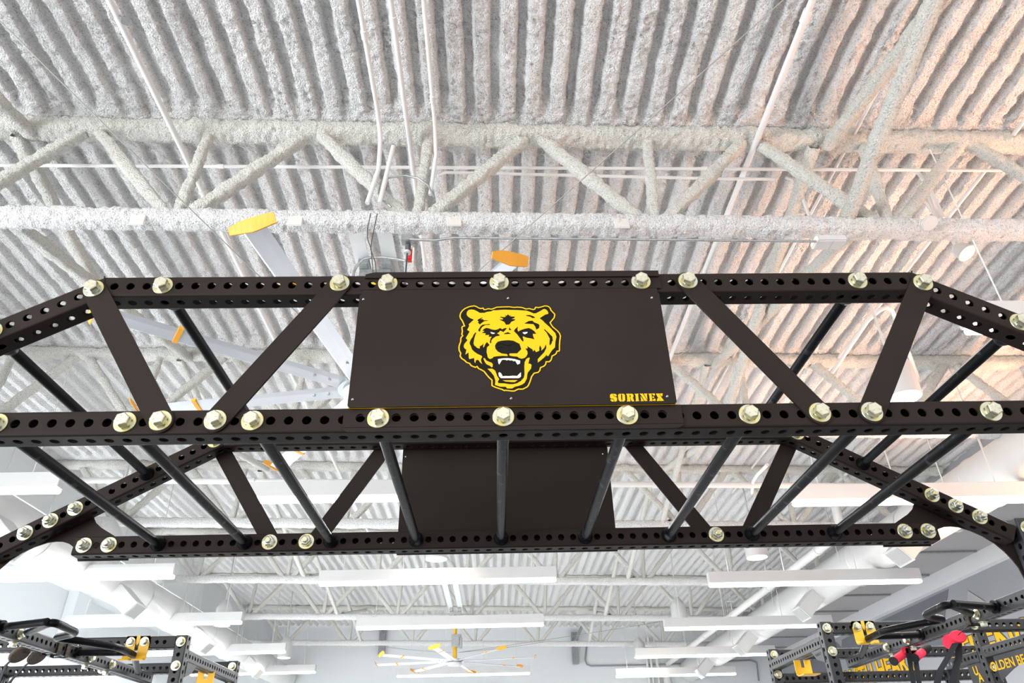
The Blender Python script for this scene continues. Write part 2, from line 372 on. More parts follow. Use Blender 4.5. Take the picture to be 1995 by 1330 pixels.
X8 = xang(37, 5.50); pipe('conduit', [(X8, .5, 5.45), (X8, 12, 5.45)], .022, m_pipe, 'outermost white conduit under the deck at the right edge', 'conduit')
pipe('cross_conduit', [(-5.6, 1.98, 5.60), (5.6, 1.98, 5.48)], .013, m_pipe, 'upper long white conduit running crosswise behind the nearest joist', 'conduit', fit=((0, .32), (0, .5), (0, .64)))
pipe('cross_conduit', [(-.42, 2.02, 5.50), (-.36, 2.02, 5.535), (1.7, 2.02, 5.46), (2.1, 2.02, 5.455)], .012, m_pipe, 'lower short white conduit running crosswise behind the nearest joist', 'conduit')
pts = [at(px, py, y=2.2) for px, py in ((1530, 345), (1545, 350), (1558, 370), (1578, 425))]
pipe('drop_conduit', pts, .013, m_pipe, 'small white conduit curving down left of the right bridging', 'conduit')
pts = [at(px, py, y=2.1) for px, py in ((1700, 316), (1750, 319), (1775, 324), (1792, 340), (1815, 375), (1838, 425))]
pipe('drop_conduit', pts, .015, m_pipe, 'white conduit bending down toward the right spot lamp', 'conduit')
pts = [at(px, py, y=2.14) for px, py in ((1806, 372), (1823, 420), (1832, 440))]
pipe('drop_conduit', pts, .013, m_pipe, 'second conduit beside the one dropping to the right spot lamp', 'conduit')
pts = [at(px, py, z=5.3) for px, py in ((1622, 725), (1690, 625), (1712, 605), (1728, 598), (1738, 605), (1760, 660), (1790, 740))]
pipe('bent_conduit', pts, .02, m_pipe, 'white conduit arching between the two right flat braces', 'conduit')
pipe('cross_pipe', [(-6.3, 6.5, 4.96), (4.75, 6.5, 4.70)], .036, m_pipe, 'long white pipe running crosswise behind the rig below the rear beam', 'pipe', fit=((0, .3), (0, .55), (0, .75)))
pts = [at(px, py, z=4.75) for px, py in ((1495, 905), (1475, 925), (1467, 938), (1465, 960))]
pipe('bent_conduit', pts, .02, m_pipe, 'short curved conduit left of the right rear brace', 'conduit')
# big loop of flexible conduit over the nearest bottom chord
pts = [at(px, py, y=1.69) for px, py in ((762, 403), (745, 390), (738, 375), (742, 355), (760, 345), (790, 342), (815, 347), (835, 362), (846, 385))]
pipe('flexible_conduit', pts, .007, m_galv, 'thin brown loop of cable arching over the nearest bottom chord', 'cable', n=8)
# silver conduit run below the nearest joist with a junction box, alarm strobe and emergency light
pts = [at(px, py, y=1.62) for px, py in ((798, 466), (835, 468), (850, 468), (885, 463), (960, 464), (1590, 470))]
pipe('silver_conduit', pts, .0085, m_galv, 'silver conduit running along the underside of the nearest joist', 'conduit', fit=((4, .01), (4, .18), (4, .78)), n=10)
p = at(793, 463, y=1.63)
t = thing('junction_box', 'grey steel junction box under the nearest joist beside the red alarm', 'junction box', (p.x, p.y, p.z))
MB().bbox((p.x, 1.65, p.z), (.036, .03, .024), .003).build('box', m_galv, t)
MB().tube([(p.x+.005, 1.66, p.z-.03), (p.x+.005, 1.68, p.z-.07)], .018, 12).build('connector', m_dark, t)
MB().tube([(p.x+.0, 1.68, p.z-.07), (p.x+.0, 1.68, p.z-.085)], .022, 14).build('white_bushing', m_white, t)
MB().tube([(p.x, 1.68, p.z-.08), (p.x-.002, 1.69, p.z-.33)], .0055, 8).build('drop_cable', m_dark, t)
q = at(800, 498, y=1.8)
t = thing('alarm_strobe', 'small red alarm strobe with beige back plate near the fan bracket', 'alarm', (q.x, q.y, q.z))
MB().bbox((q.x-.004, 1.8, q.z), (.018, .02, .045), .006).build('housing', m_red, t)
MB().bbox((q.x+.018, 1.8, q.z), (.006, .02, .055), .003).build('back_plate', m_ivory, t)
e = at(1617, 470, y=1.66)
t = thing('emergency_light', 'white boxy emergency light on the underside of the nearest joist', 'emergency light', (e.x, e.y, e.z))
MB().bbox((e.x, 1.67, e.z), (.095, .05, .026), .008).build('housing', m_white, t)
MB().bbox((e.x-.095, 1.67, e.z-.002), (.012, .045, .02), .006).build('end_cap', m_ivory, t)
MB().box((e.x+.002, 1.67, e.z-.0262), (.0012, .048, .0012)).build('seam', m_grille, t)
d = at(1807, 437, y=1.66)
R_ = Matrix.Rotation(math.radians(-35), 3, 'X') @ Matrix.Rotation(math.radians(0), 3, 'Z')
nd = Vector((0, -.45, -.9)).normalized(); c0 = Vector((d.x, 1.64, d.z-.005))
tag(MB().tube([c0, c0+nd*.008], .052, 28).tube([c0+nd*.008, c0+nd*.011], .046, 28).build('cover_plate', m_white), 'round white blank cover plate on the nearest joist at right', 'cover plate')
s_ = at(1875, 488, y=2.2)
t = thing('spot_lamp', 'small white round spot lamp hanging right of the cover plate', 'lamp', tuple(s_))
sd = (Vector((.25, -.35, -.9))).normalized(); sc = Vector(s_)
MB().tube([sc-sd*.06, sc-sd*.03, sc, sc+sd*.045], [.03, .055, .06, .066], 24).build('housing', m_white, t)
MB().tube([sc+sd*.045, sc+sd*.052], [.056, .02], 24).build('lens', m_warm, t)
MB().tube([sc-sd*.06, sc-sd*.06+Vector((-.06, .05, .62))], .012, 8).tube([sc-sd*.06+Vector((.03, 0, 0)), sc-sd*.06+Vector((-.03, .05, .62))], .010, 8).build('stem', m_pipe, t)
# glass sprinkler drop on the left pipe
g = at(255, 50, z=5.45)
g = Vector((X1+.02, g.y, 5.54))
MB().tube([g, g+Vector((.035, 0, -.03))], .008, 8).tube([g+Vector((.035, 0, -.03)), g+Vector((.045, 0, -.045))], [.022, .026], 14).build('sprinkler_outlet', m_zincs, p_left)
# ------------------------------------------------------------------ ceiling fans
def fan(cx, cy, label, near):
    zc = 3.87; t = thing('ceiling_fan', label, 'ceiling fan', (cx, cy, zc), 'large eight blade ceiling fans')
    MB().tube([(cx, cy, zc-.075), (cx, cy, zc-.07), (cx, cy, zc-.01), (cx, cy, zc+.0)], [.10, .135, .15, .12], 32).build('hub_cap', m_white, t)
    MB().tube([(cx, cy, zc), (cx, cy, zc+.03)], .185, 32).tube([(cx, cy, zc+.03), (cx, cy, zc+.05)], .15, 32).build('hub_ring', m_zincs, t)
    MB().tube([(cx, cy, zc+.05), (cx, cy, zc+.32)], .045, 16).bbox((cx, cy-.05, zc+.12), (.035, .02, .09), .006).build('stem_guard', m_yelb, t)
    MB().bbox((cx+.03, cy+.02, zc+.40), (.1, .1, .12), .012).bbox((cx+.12, cy-.02, zc+.36), (.03, .07, .1), .01).build('motor', m_galv, t)
    MB().tube([(cx, cy, zc+.5), (cx, cy, zc+.91)], .035, 16).build('down_tube', m_yelb, t)
    MB().bbox((cx, cy, zc+.925), (.115, .09, .030), .004).bbox((cx-.085, cy-.0, zc+.985), (.035, .14, .030), .004).bbox((cx+.085, cy, zc+.985), (.035, .14, .030), .004).bbox((cx-.05, cy-.06, zc+.89), (.02, .012, .012), .003).bbox((cx+.05, cy-.06, zc+.89), (.02, .012, .012), .003).build('mount_plate', m_galv, t)
    pit = math.radians(12)
    for k in range(8):
        th = math.radians(-100+45*k); d = Vector((math.cos(th), math.sin(th), 0)); s = Vector((-math.sin(th), math.cos(th), 0))
        ch = s*math.cos(pit)+Vector((0, 0, 1))*math.sin(pit); nz = d.cross(ch)*1.0
        if nz.z < 0: nz = -nz
        c0 = Vector((cx, cy, zc+.016)); P = []; prof = [(-.058, 0), (-.05, .008), (-.02, .013), (.02, .012), (.058, .002), (.02, -.002), (-.02, -.004), (-.05, -.006)]
        for r_ in (.17, .5, .85, 1.2, 1.62):
            for (u_, v_) in prof: P.append(c0+d*r_+ch*u_+nz*v_)
        n = len(prof); F = [(i*n+q, i*n+(q+1) % n, (i+1)*n+(q+1) % n, (i+1)*n+q) for i in range(4) for q in range(n)]
        b = MB().add(P, F+[tuple(range(n)), tuple(range(4*n, 5*n))]).build('blade', m_alu, t)
        # curved end plate
        pr = []
        for i in range(9):
            u_ = -.12+.23*i/8; top = .048*(1-(max(0, -u_-.02)/.14)**2*.7)*(1-(max(0, u_-.08)/.06)*.25); bot = -.018+.02*abs(u_)/.13
            pr.append((u_, bot, top))
        V = []
        for off in (0, .006):
            for (u_, bo, to) in pr: V.append(c0+d*(1.625+off+bo*.1)+ch*u_+nz*bo)
            for (u_, bo, to) in reversed(pr): V.append(c0+d*(1.625+off+to*.55)+ch*u_+nz*to)
        m_ = len(pr)*2
        # split as quads
        F = []
        for o_ in (0, m_):
            for i in range(8): F.append((o_+i, o_+i+1, o_+m_-2-i, o_+m_-1-i))
        for i in range(m_): F.append((i, (i+1) % m_, m_+(i+1) % m_, m_+i))
        MB().add(V, F).build('blade_tip', m_amber, b)
        MB().add([c0+d*(1.18+a_)+ch*u_+nz*v_ for a_ in (0, .028) for (u_, v_) in ((-.063, -.01), (.063, -.006), (.063, .016), (-.063, .02))],
                 [(0, 1, 2, 3), (4, 7, 6, 5), (0, 4, 5, 1), (1, 5, 6, 2), (2, 6, 7, 3), (3, 7, 4, 0)]).build('blade_clip', m_amber, b)
        for q in (.26, .36):
            MB().tube([c0+d*q-nz*.012, c0+d*q-nz*.002], .009, 8).build('blade_bolt', m_zincs, b)
    return t
FX = -.865
f1 = fan(FX, 2.36, 'near large fan with amber blade tips partly hidden behind the rig sign', True)
f2 = fan(-.84, 13.87, 'far whole fan with amber blade tips in front of the back wall', False)
# fan support channels, guy wires, flexible cable
for (cx, cy, y0, y1, nm) in ((FX, 2.36, JY[0]+.09, JY[1]-.09, 'near'), (-.84, 13.87, JY[3]+.09, JY[4]-.09, 'far')):
    for sx, sd in ((-1, 'left'), (1, 'right')):
        tag(MB().box((cx+.1*sx, (y0+y1)/2, 4.905), (.052, (y1-y0)/2, .006)).box((cx+.1*sx, (y0+y1)/2, 4.94), (.006, (y1-y0)/2, .035)).build('fan_support_angle', m_wallw),
            '%s white steel angle carrying the %s fan between two joists' % (sd, nm), 'steel angle')
def wire(p0, p1, lab, r=.004, sag=.02, group=None):
    p0, p1 = Vector(p0), Vector(p1); pts = [p0.lerp(p1, i/8)+Vector((0, 0, -sag*math.sin(PI*i/8))) for i in range(9)]
    tag(MB().tube(pts, r, 6).build('guy_wire', m_wire), lab, 'wire', group)
wire((-3.3, -.35, 5.55), (FX-.05, 2.34, 4.0), 'thin steel wire from the upper left deck down to the near fan', .0035)
wire((2.55, -.6, 5.5), (FX+.1, 2.34, 4.15), 'thin steel wire from the upper right deck down to the near fan', .0035)
wire((-3.0, 17.4, 4.8), (-.92, 13.87, 4.05), 'thin wire left of the far fan', .005)
wire((1.2, 17.4, 4.8), (-.76, 13.87, 4.05), 'thin wire right of the far fan', .005)
wire((4.2, 14.4, 4.75), (-.76, 13.87, 4.05), 'long thin wire stretching right from the far fan', .005)
pts = [at(px, py, y=1.95) for px, py in ((790, 508), (770, 504), (745, 501), (722, 502), (708, 505), (697, 515), (690, 528), (687, 545))]
pipe('flexible_conduit', pts, .009, m_galv, 'ribbed silver flexible conduit curving over the fan bracket', 'cable', n=10)
pts = [at(px, py, y=1.66) for px, py in ((722, 416), (716, 445), (716, 465), (723, 485), (726, 520), (727, 540))]
pipe('black_cable', pts, .003, m_dark, 'left thin black cable hanging from the short white conduits', 'cable', n=6)
pts = [at(px, py, y=1.66) for px, py in ((735, 416), (730, 440), (724, 470), (722, 485), (731, 510), (734, 540))]
pipe('black_cable', pts, .003, m_dark, 'right thin black cable hanging from the short white conduits', 'cable', n=6)

# ------------------------------------------------------------------ bar lights in rows
BARW, CANW = 115, 34
def lamp_light(parent, loc, sx, sy, power, col, disk=False):
    l = bpy.data.lights.new('lamp_light', 'AREA'); l.shape = 'DISK' if disk else 'RECTANGLE'; l.size = sx; l.size_y = sy; l.energy = power; l.color = col
    o = bpy.data.objects.new('lamp_light', l); C.objects.link(o); o.parent = parent; o.location = Vector(loc)-parent.location
def bar_light(x0, x1, y, z, label):
    cx = (x0+x1)/2; L = (x1-x0)/2
    t = thing('bar_light', label, 'light', (cx, y, z), 'white bar lights hung in rows')
    MB().bbox((cx, y, z+.12), (L, .055, .075), .004).build('housing', m_white, t)
    MB().bbox((cx, y, z+.020), (L-.006, .05, .020), .010).build('lens', m_lens, t)
    lamp_light(t, (cx, y, z-.004), L*2, .08, BARW, (.94, .975, 1))
    for s in ((-.8, -.3, .3, .8) if cx < 2 else (-.8, -.27, .42)):
        MB().tube([(cx+L*s, y, z+.19), (cx+L*s, y, zr(cx+L*s)+.03 if cx+L*s > -6.4 else 5.14)], .005, 6).build('cable', m_pipe, t)
bar_light(2.90, 5.90, 1.80, 3.94, 'white linear bar light cut by the right picture edge beside the sloped beam')
ROWS = [(4.95, 'first row'), (8.25, 'second row'), (11.35, 'third row'), (14.4, 'fourth row'), (17.35, 'last row')]
for i, (y, nm) in enumerate(ROWS):
    bar_light(-7.42, -4.40-(0 if i else -.13), y, 4.19, 'white linear bar light at the left of the %s, under the left duct' % nm)
    if i != 3: bar_light(-2.42, .83, y, 4.055, 'white linear bar light in the middle of the %s' % nm)
    bar_light(2.93, 5.90, y, 3.94, 'white linear bar light at the right of the %s, under the right duct' % nm)

# ------------------------------------------------------------------ pendant cylinder lamps
def can_light(x, y, z, label, r=.15):
    t = thing('cylinder_lamp', label, 'lamp', (x, y, z), 'white cylinder lamps under the joists')
    MB().tube([(x, y, z), (x, y, z+.3), (x, y, z+.36), (x, y, z+.46)], [r, r, r*.75, r*.25], 32).build('housing', m_white, t)
    MB().tube([(x, y, z-.004), (x, y, z+.002)], r*.93, 32).build('lens', m_warm, t)
    lamp_light(t, (x, y, z-.006), r*1.8, r*1.8, CANW, (1, .84, .68), True)
    MB().tube([(x, y, z+.45), (x, y, zr(x)+.03)], .012, 10).build('stem', m_white, t)
for (px, py, lab) in ((1475, 1086, 'white cylinder lamp just below the right end of the rear lower beam'), (1325, 1211, 'white cylinder lamp above the right bar light of the third row'), (1247, 1280, 'white cylinder lamp before the back wall at right'),
                      (1760, 775, 'large white cylinder lamp partly behind the right outer brace'),
                      (850, 1089, 'white cylinder lamp just below the middle of the rear lower beam'), (203, 1082, 'white cylinder lamp just below the left end of the rear lower beam'),
                      (432, 1218, 'white cylinder lamp above the left bar light of the third row'), (553, 1281, 'white cylinder lamp before the back wall at left')):
    p = at(px, py, z=4.35); can_light(p.x, p.y, 4.35, lab)

# ------------------------------------------------------------------ ducts
def duct(x, z, r, y0, y1, side, label):
    t = thing('round_duct', label, 'duct', (x, (y0+y1)/2, z))
    MB().tube([(x, y0, z), (x, y1, z)], r, 64).build('duct_shell', m_duct, t)
    for k in range(int((y1-y0)/1.55)+1):
        y = y0+.4+k*1.55
        if k % 2: MB().tube([(x, y-.02, z), (x, y-.012, z), (x, y+.012, z), (x, y+.02, z)], [r, r+.011, r+.011, r], 64, caps=False).build('seam_ring', m_duct, t)
        else: MB().tube([(x, y-.006, z), (x, y+.006, z)], r+.005, 64, caps=False).build('seam_ring', m_grille, t)
    return t
dR = duct(5.45, 4.42, .285, .6, 20.1, 1, 'big round white duct running along the right side')
dL = duct(-5.83, 4.47, .28, .6, 20.1, -1, 'big round white duct running along the left side')
def diffuser(dct, x, z, y, sgn):
    """square tap leaving the duct towards the hall and down, with a louvred face"""
    d = Vector((-sgn*.73, 0, -.68)).normalized(); u = Vector((0, 1, 0)); v = d.cross(u).normalized()
    c = Vector((x, y, z)); R = Matrix((d, u, v)).transposed()
    b = MB().bbox(c+d*.45, (.22, .175, .115), .004, rot=R).build('side_outlet', m_duct, dct)
    MB().bbox(c+d*.675, (.008, .185, .125), .004, rot=R).build('outlet_frame', m_white, b)
    m2 = MB().box(c+d*.685, (.002, .155, .098), rot=R, mi=1)
    for i in range(17): m2.box(c+d*.690+v*(-.095+.19*i/16), (.004, .155, .0022), rot=R)
    m2.build('louvre', [m_white, m_grille], b)
for y in (3.4, 6.95, 10.3, 13.8, 17.2): diffuser(dR, 5.45, 4.42, y, 1)
for y in (3.0, 6.2, 9.35, 12.5, 15.9): diffuser(dL, -5.83, 4.47, y, -1)
for k in range(6):
    for x, z, sd, dct in ((5.45, 4.42, 'right', dR), (-5.83, 4.47, 'left', dL)):
        y = 2.9+k*3.0; sg = 1 if x > 0 else -1
        for e_ in (-.31, .31): MB().tube([(x+e_, y, z), (x+e_, y, z+(1.15 if sg > 0 else .75))], .007, 6).build('hanger', m_pipe, dct)
pm = pipe('sprinkler_main', [(4.86, 8.0, 4.95), (4.86, 8.02, 4.72), (4.86, 8.12, 4.60), (4.86, 20.1, 4.60)], .066, m_pipe, 'thick white sprinkler main running beside the right duct', 'pipe', n=24)
for k in range(5):
    y = 8.9+2.3*k; MB().tube([(4.86, y, 4.66), (4.86, y, 5.0)], .01, 8).tube([(4.78, y, 4.86), (4.94, y, 4.86)], .015, 8).tube([(4.86, y-.02, 4.6), (4.86, y+.02, 4.6)], .075, 24).build('pipe_hanger', m_pipe, pm)
pipe('warm_conduit', [(6.15, 4, 4.62), (6.15, 20, 4.62)], .02, m_pipe, 'thin pipe running under the grey soffit right of the right duct', 'pipe')

# ------------------------------------------------------------------ the black perforated rig
HS = .0508; HW = .0381; HR = .0134; XC = .045; DB = 1.145
ZL, ZU = 2.5105, 2.988
def perf_tube(mb, org, ex, s0, s1, holes, m0=0.0, m1=0.0, hr=HR, cap0=False, cap1=False, nseg=10, ey=Vector((0, 1, 0)), hw=HW, sides='yz'):
    """square tube with a hole row in every face. org: centre line origin; ex: direction; ey: second axis; mitre slopes m0/m1 along the third axis"""
    ex = ex.normalized(); ez = ex.cross(ey).normalized(); cr = .007; fw = hw-cr
    org = Vector(org)
    def W(s, a, b):    # a along ey, b along ez
        return org+ex*s+ey*a+ez*b
    holes = sorted(h for h in holes if s0+.018 < h < s1-.018)
    hp = HS/2 if len(holes) < 2 else min(HS/2, (holes[1]-holes[0])/2)
    for (n, t) in ((ey, ez), (-ey, ez), (ez, ey), (-ez, ey)):
        per = holes if (('y' in sides) if abs(n.dot(ey)) > .5 else ('z' in sides)) else []
        def Q(s, q, inn=0): return org+ex*s+t*q+n*(hw-inn)
        def SE(s, q, which):    # mitre shift at ends
            z = (t*q+n*hw).dot(ez); return s+(m0 if which == 0 else m1)*z
        cur = s0; first = True
        def end_pts(which, q): s = s0 if which == 0 else s1; return Q(SE(s, q, which), q)
        edges = []
        for h in per:
            a, b = max(h-hp, s0+.003), min(h+hp, s1-.003)
            if first: P = [end_pts(0, -fw), Q(a, -fw), Q(a, fw), end_pts(0, fw)]
            else: P = [Q(cur, -fw), Q(a, -fw), Q(a, fw), Q(cur, fw)]
            if first or a-cur > 1e-5: mb.add(P, [(0, 1, 2, 3)])
            first = False
            top = [(h+hr*math.cos(PI*i/nseg), hr*math.sin(PI*i/nseg)) for i in range(nseg+1)]
            P = [Q(b, 0), Q(b, fw), Q(a, fw), Q(a, 0)]+[Q(*p) for p in reversed(top)]
            mb.add(P, [tuple(range(len(P)))])
            P = [Q(a, 0), Q(a, -fw), Q(b, -fw), Q(b, 0)]+[Q(p[0], -p[1]) for p in top]
            mb.add(P, [tuple(range(len(P)))])
            rim = [(h+hr*math.cos(2*PI*i/(2*nseg)), hr*math.sin(2*PI*i/(2*nseg))) for i in range(2*nseg)]
            k = len(rim); mb.add([Q(*p) for p in rim]+[Q(p[0], p[1], .005) for p in rim], [(i, (i+1) % k, k+(i+1) % k, k+i) for i in range(k)], 0, True)
            cur = b
        if first: mb.add([end_pts(0, -fw), end_pts(1, -fw), end_pts(1, fw), end_pts(0, fw)], [(0, 1, 2, 3)])
        else: mb.add([Q(cur, -fw), end_pts(1, -fw), end_pts(1, fw), Q(cur, fw)], [(0, 1, 2, 3)])
    # rounded edges
    for sa in (-1, 1):
        for sb in (-1, 1):
            P = []
            for i in range(4):
                q = PI/2*i/3; a = sa*(fw+cr*math.cos(q)); b = sb*(fw+cr*math.sin(q))
                P.append(W(s0+m0*b, a, b)); P.append(W(s1+m1*b, a, b))
            mb.add(P, [(2*i, 2*i+2, 2*i+3, 2*i+1) for i in range(3)], 0, True)
    for on, s, mm in ((cap0, s0, m0), (cap1, s1, m1)):
        if on: mb.add([W(s+mm*b, a, b) for a, b in ((-fw, -hw), (fw, -hw), (hw, -fw), (hw, fw), (fw, hw), (-fw, hw), (-hw, fw), (-hw, -fw))], [tuple(range(8))])
    return mb
def ux(k): return (k-.11)*HS                       # hole column of the upper beams
KX = 1.300; A30 = math.radians(30)
def kink(side, y): return Vector((XC+side*KX, y, ZU))
def slope(side, s, y, n=0.0):                       # point on a sloped arm, s along it, n square to it (up)
    d = Vector((side*math.cos(A30), 0, -math.sin(A30))); up = Vector((side*math.sin(A30), 0, math.cos(A30)))
    p = kink(side, y)+d*s+up*n; return p
SLEND = .99
def bolt(p, d, parent, nut=False, r=.0315, a=0.0):
    """washer and hex head (or nut with bolt end) standing on a face at p, pointing along d"""
    p = Vector(p); d = Vector(d).normalized(); u = Vector((0, 0, 1)) if abs(d.z) < .9 else Vector((1, 0, 0))
    u = (u-d*u.dot(d)).normalized(); v = d.cross(u)
    u, v = u*math.cos(a)+v*math.sin(a), v*math.cos(a)-u*math.sin(a)
    def ring(rr, h, n, off=0): return [p+d*h+(u*math.cos(2*PI*i/n+off)+v*math.sin(2*PI*i/n+off))*rr for i in range(n)]
    m = MB()
    def loft(rs, n, mi, off=0, smooth=False):
        P = []
        for (rr, h) in rs: P += ring(rr, h, n, off)
        F = [(k*n+i, k*n+(i+1) % n, (k+1)*n+(i+1) % n, (k+1)*n+i) for k in range(len(rs)-1) for i in range(n)]
        m.add(P, F, mi, smooth); m.add(P[-n:], [tuple(range(n))], mi)
    loft([(r, 0), (r, .003), (r-.0012, .0042)], 36, 0)
    loft([(.019, .004), (.019, .0085)], 24, 1)
    if not nut:
        loft([(.0215, .0085), (.0215, .024), (.0185, .0262)], 6, 2)
        for i in range(3):
            q = 2*PI*i/3+.4; c_ = p+d*.0264; e1 = u*math.cos(q)+v*math.sin(q)
            m.tube([c_+e1*.007, c_+e1*.0135], .0006, 4, 1)
    else:
        loft([(.0205, .0085), (.0225, .011), (.0225, .024), (.019, .0265)], 6, 1)
        loft([(.0125, .026), (.0125, .036), (.010, .038)], 20, 0)
    return m.build('nut' if nut else 'bolt', [m_zinc, m_zincs, m_head], parent)
def flat_bar(x0, z0, x1, z1, y0, y1, parent, w=.036):
    a = math.atan2(z1-z0, x1-x0); n = 14
    pts = circ(x0, z0, w, n, a+PI/2, a+3*PI/2, True)+circ(x1, z1, w, n, a-PI/2, a+PI/2, True)
    return MB().prism(pts, 'y', y0, y1).build('flat_brace', m_black, parent)
rig = thing('pull_up_rig', 'big black perforated steel rig with rungs, braces and a yellow bear sign', 'gym rig', (XC, .6, 0))
lower_idx = range(-34, 37)
for y, rear in ((HW, False), (DB+HW, True)):
    pos = 'rear' if rear else 'front'
    mb = MB(); perf_tube(mb, (0, y, ZL), Vector((1, 0, 0)), -34.85*HS, 36.85*HS, [i*HS for i in lower_idx])
    low = mb.build('lower_beam', m_black, rig)
    mb = MB(); t15 = math.tan(A30/2)
    # ez = ex x ey = +z for ex=+x
    perf_tube(mb, (0, y, ZU), Vector((1, 0, 0)), XC-KX, XC+KX, [ux(k) for k in range(-24, 27)], -t15, t15)
    for s in (-1, 1):
        d = slope(s, 1, y)-slope(s, 0, y)
        # third axis: for the right arm ex x ey points up; for the left arm it points down
        perf_tube(mb, kink(s, y), d, 0, SLEND, [.03+HS*k for k in range(19)], (-t15 if s > 0 else t15), 0, cap1=True)
    upb = mb.build('upper_beam', m_black, rig)
    for s in (-1, 1):
        q = kink(s, y); MB().tube([q+Vector((s*.0105, -HW-.0005, .0395)), q+Vector((-s*.0105, -HW-.0005, -.0395))], .0022, 6).build('weld_seam', m_black, upb)
    yf = y-HW; yb = y+HW
    # flat braces: front faces of the front frame, far faces of the rear frame
    by0, by1 = (yf-.007, yf) if not rear else (yb, yb+.007)
    h0 = [slope(s, .03, 0) for s in (-1, 1)]
    for (xa, za, xb) in ((h0[0].x, h0[0].z, -19*HS), (ux(-10), ZU, -16*HS), (ux(12), ZU, 18*HS), (h0[1].x, h0[1].z, 21*HS)):
        flat_bar(xa, za, xb, ZL, by0, by1, rig)
    D = (0, -1, 0)
    if not rear:
        for i in (-28, -21, -14, -7, 0, 7, 14, 28): bolt((i*HS, yf-(.006 if abs(i) <= 7 else 0), ZL), D, low, a=random.uniform(-.3, .3))
        for i in (-19, -16, 18, 21): bolt((i*HS, yf-.007, ZL), D, low, a=random.uniform(-.3, .3))
        for k in (-21, 23): bolt((ux(k), yf, ZU), D, upb, a=random.uniform(-.3, .3))
        for k in (-7, 0, 9): bolt((ux(k), yf-.006, ZU), D, upb, a=random.uniform(-.3, .3))
        for k in (-10, 12): bolt((ux(k), yf-.007, ZU), D, upb, a=random.uniform(-.3, .3))
        for s in (-1, 1):
            bolt(slope(s, .03, yf-.007), D, upb, a=.2); bolt(slope(s, .03+6*HS, yf), D, upb, a=-.2)
    else:
        for i in (-34, -32, -19, -16, 18, 34, 36): bolt((i*HS, yf, ZL), D, low, nut=True, a=random.uniform(-.5, .5), r=.0325)
        for s in (-1, 1):
            for k in (0, 12, 14, 16): bolt(slope(s, .03+k*HS, yf), D, upb, nut=True, a=random.uniform(-.5, .5), r=.0325)
    # gusset plates on the far face joining arm, lower beam and upright
    for s in (-1, 1):
        def g(x, z): return (XC+s*(x-XC), z)
        pts = [(1.858, 2.70), (1.858, 2.661), (1.84, 2.633), (1.812, 2.611), (1.774, 2.59), (1.70, 2.548), (1.665, 2.54), (1.66, 2.468), (1.868, 2.468), (1.885, 2.505), (1.904, 2.528), (1.927, 2.543),
               (1.957, 2.552), (1.985, 2.553), (2.02, 2.549), (2.067, 2.532), (2.113, 2.507), (2.152, 2.476), (2.182, 2.440), (2.203, 2.404), (2.217, 2.37), (2.224, 2.32), (2.226, 2.22), (2.30, 2.22), (2.30, 2.545), (2.20, 2.545), (1.93, 2.70)]
        MB().prism([g(*p) for p in pts], 'y', yb+.0005, yb+.0075).build('gusset_plate', m_black, rig)
        # upright
        ux_ = XC+s*2.222; mb = MB()
        perf_tube(mb, (ux_, y, 0), Vector((0, 0, 1)), .01, 2.56, [.06+HS*k for k in range(49)], cap1=True, nseg=6 if not rear else 8)
        up_ = mb.build('upright', m_blackg, rig)
        for z_ in (2.515, 2.41): bolt((ux_, yf, z_), D, up_, a=.3)
        MB().bbox((ux_, y, .006), (.07, .09, .006), .002).build('foot_plate', m_black, up_)
# rungs
def rung(p0, p1):
    p0, p1 = Vector(p0), Vector(p1); d = (p1-p0).normalized()
    r = MB().tube([p0, p0+d*.1, p0.lerp(p1, .5), p1-d*.1, p1], .0182, 24).build('rung', m_blackr, rig)
    MB().tube([p1-d*.034, p1-d*.022, p1-d*.008, p1], [.0195, .0255, .031, .031], 24).build('flange', m_blackr, r)
    MB().tube([p0, p0+d*.008, p0+d*.022, p0+d*.034], [.031, .031, .0255, .0195], 24).build('flange', m_blackr, r)
for i in (-28, -21, -14, -7, 0, 7, 14, 21, 28): rung((i*HS, 2*HW, ZL), (i*HS, DB, ZL))
for k in (-21, 0, 23): rung((ux(k), 2*HW, ZU), (ux(k), DB, ZU))
for s in (-1, 1): rung(slope(s, .03+6*HS, 2*HW), slope(s, .03+6*HS, DB))
# ties between front and rear uprights
for s in (-1, 1):
    mb = MB(); perf_tube(mb, (XC+s*2.222, 2*HW+.001, 2.30), Vector((0, 1, 0)), 0, DB-2*HW-.002, [.035+HS*k for k in range(20)], ey=Vector((1, 0, 0)), nseg=6)
    mb.build('tie_beam', m_black, rig)

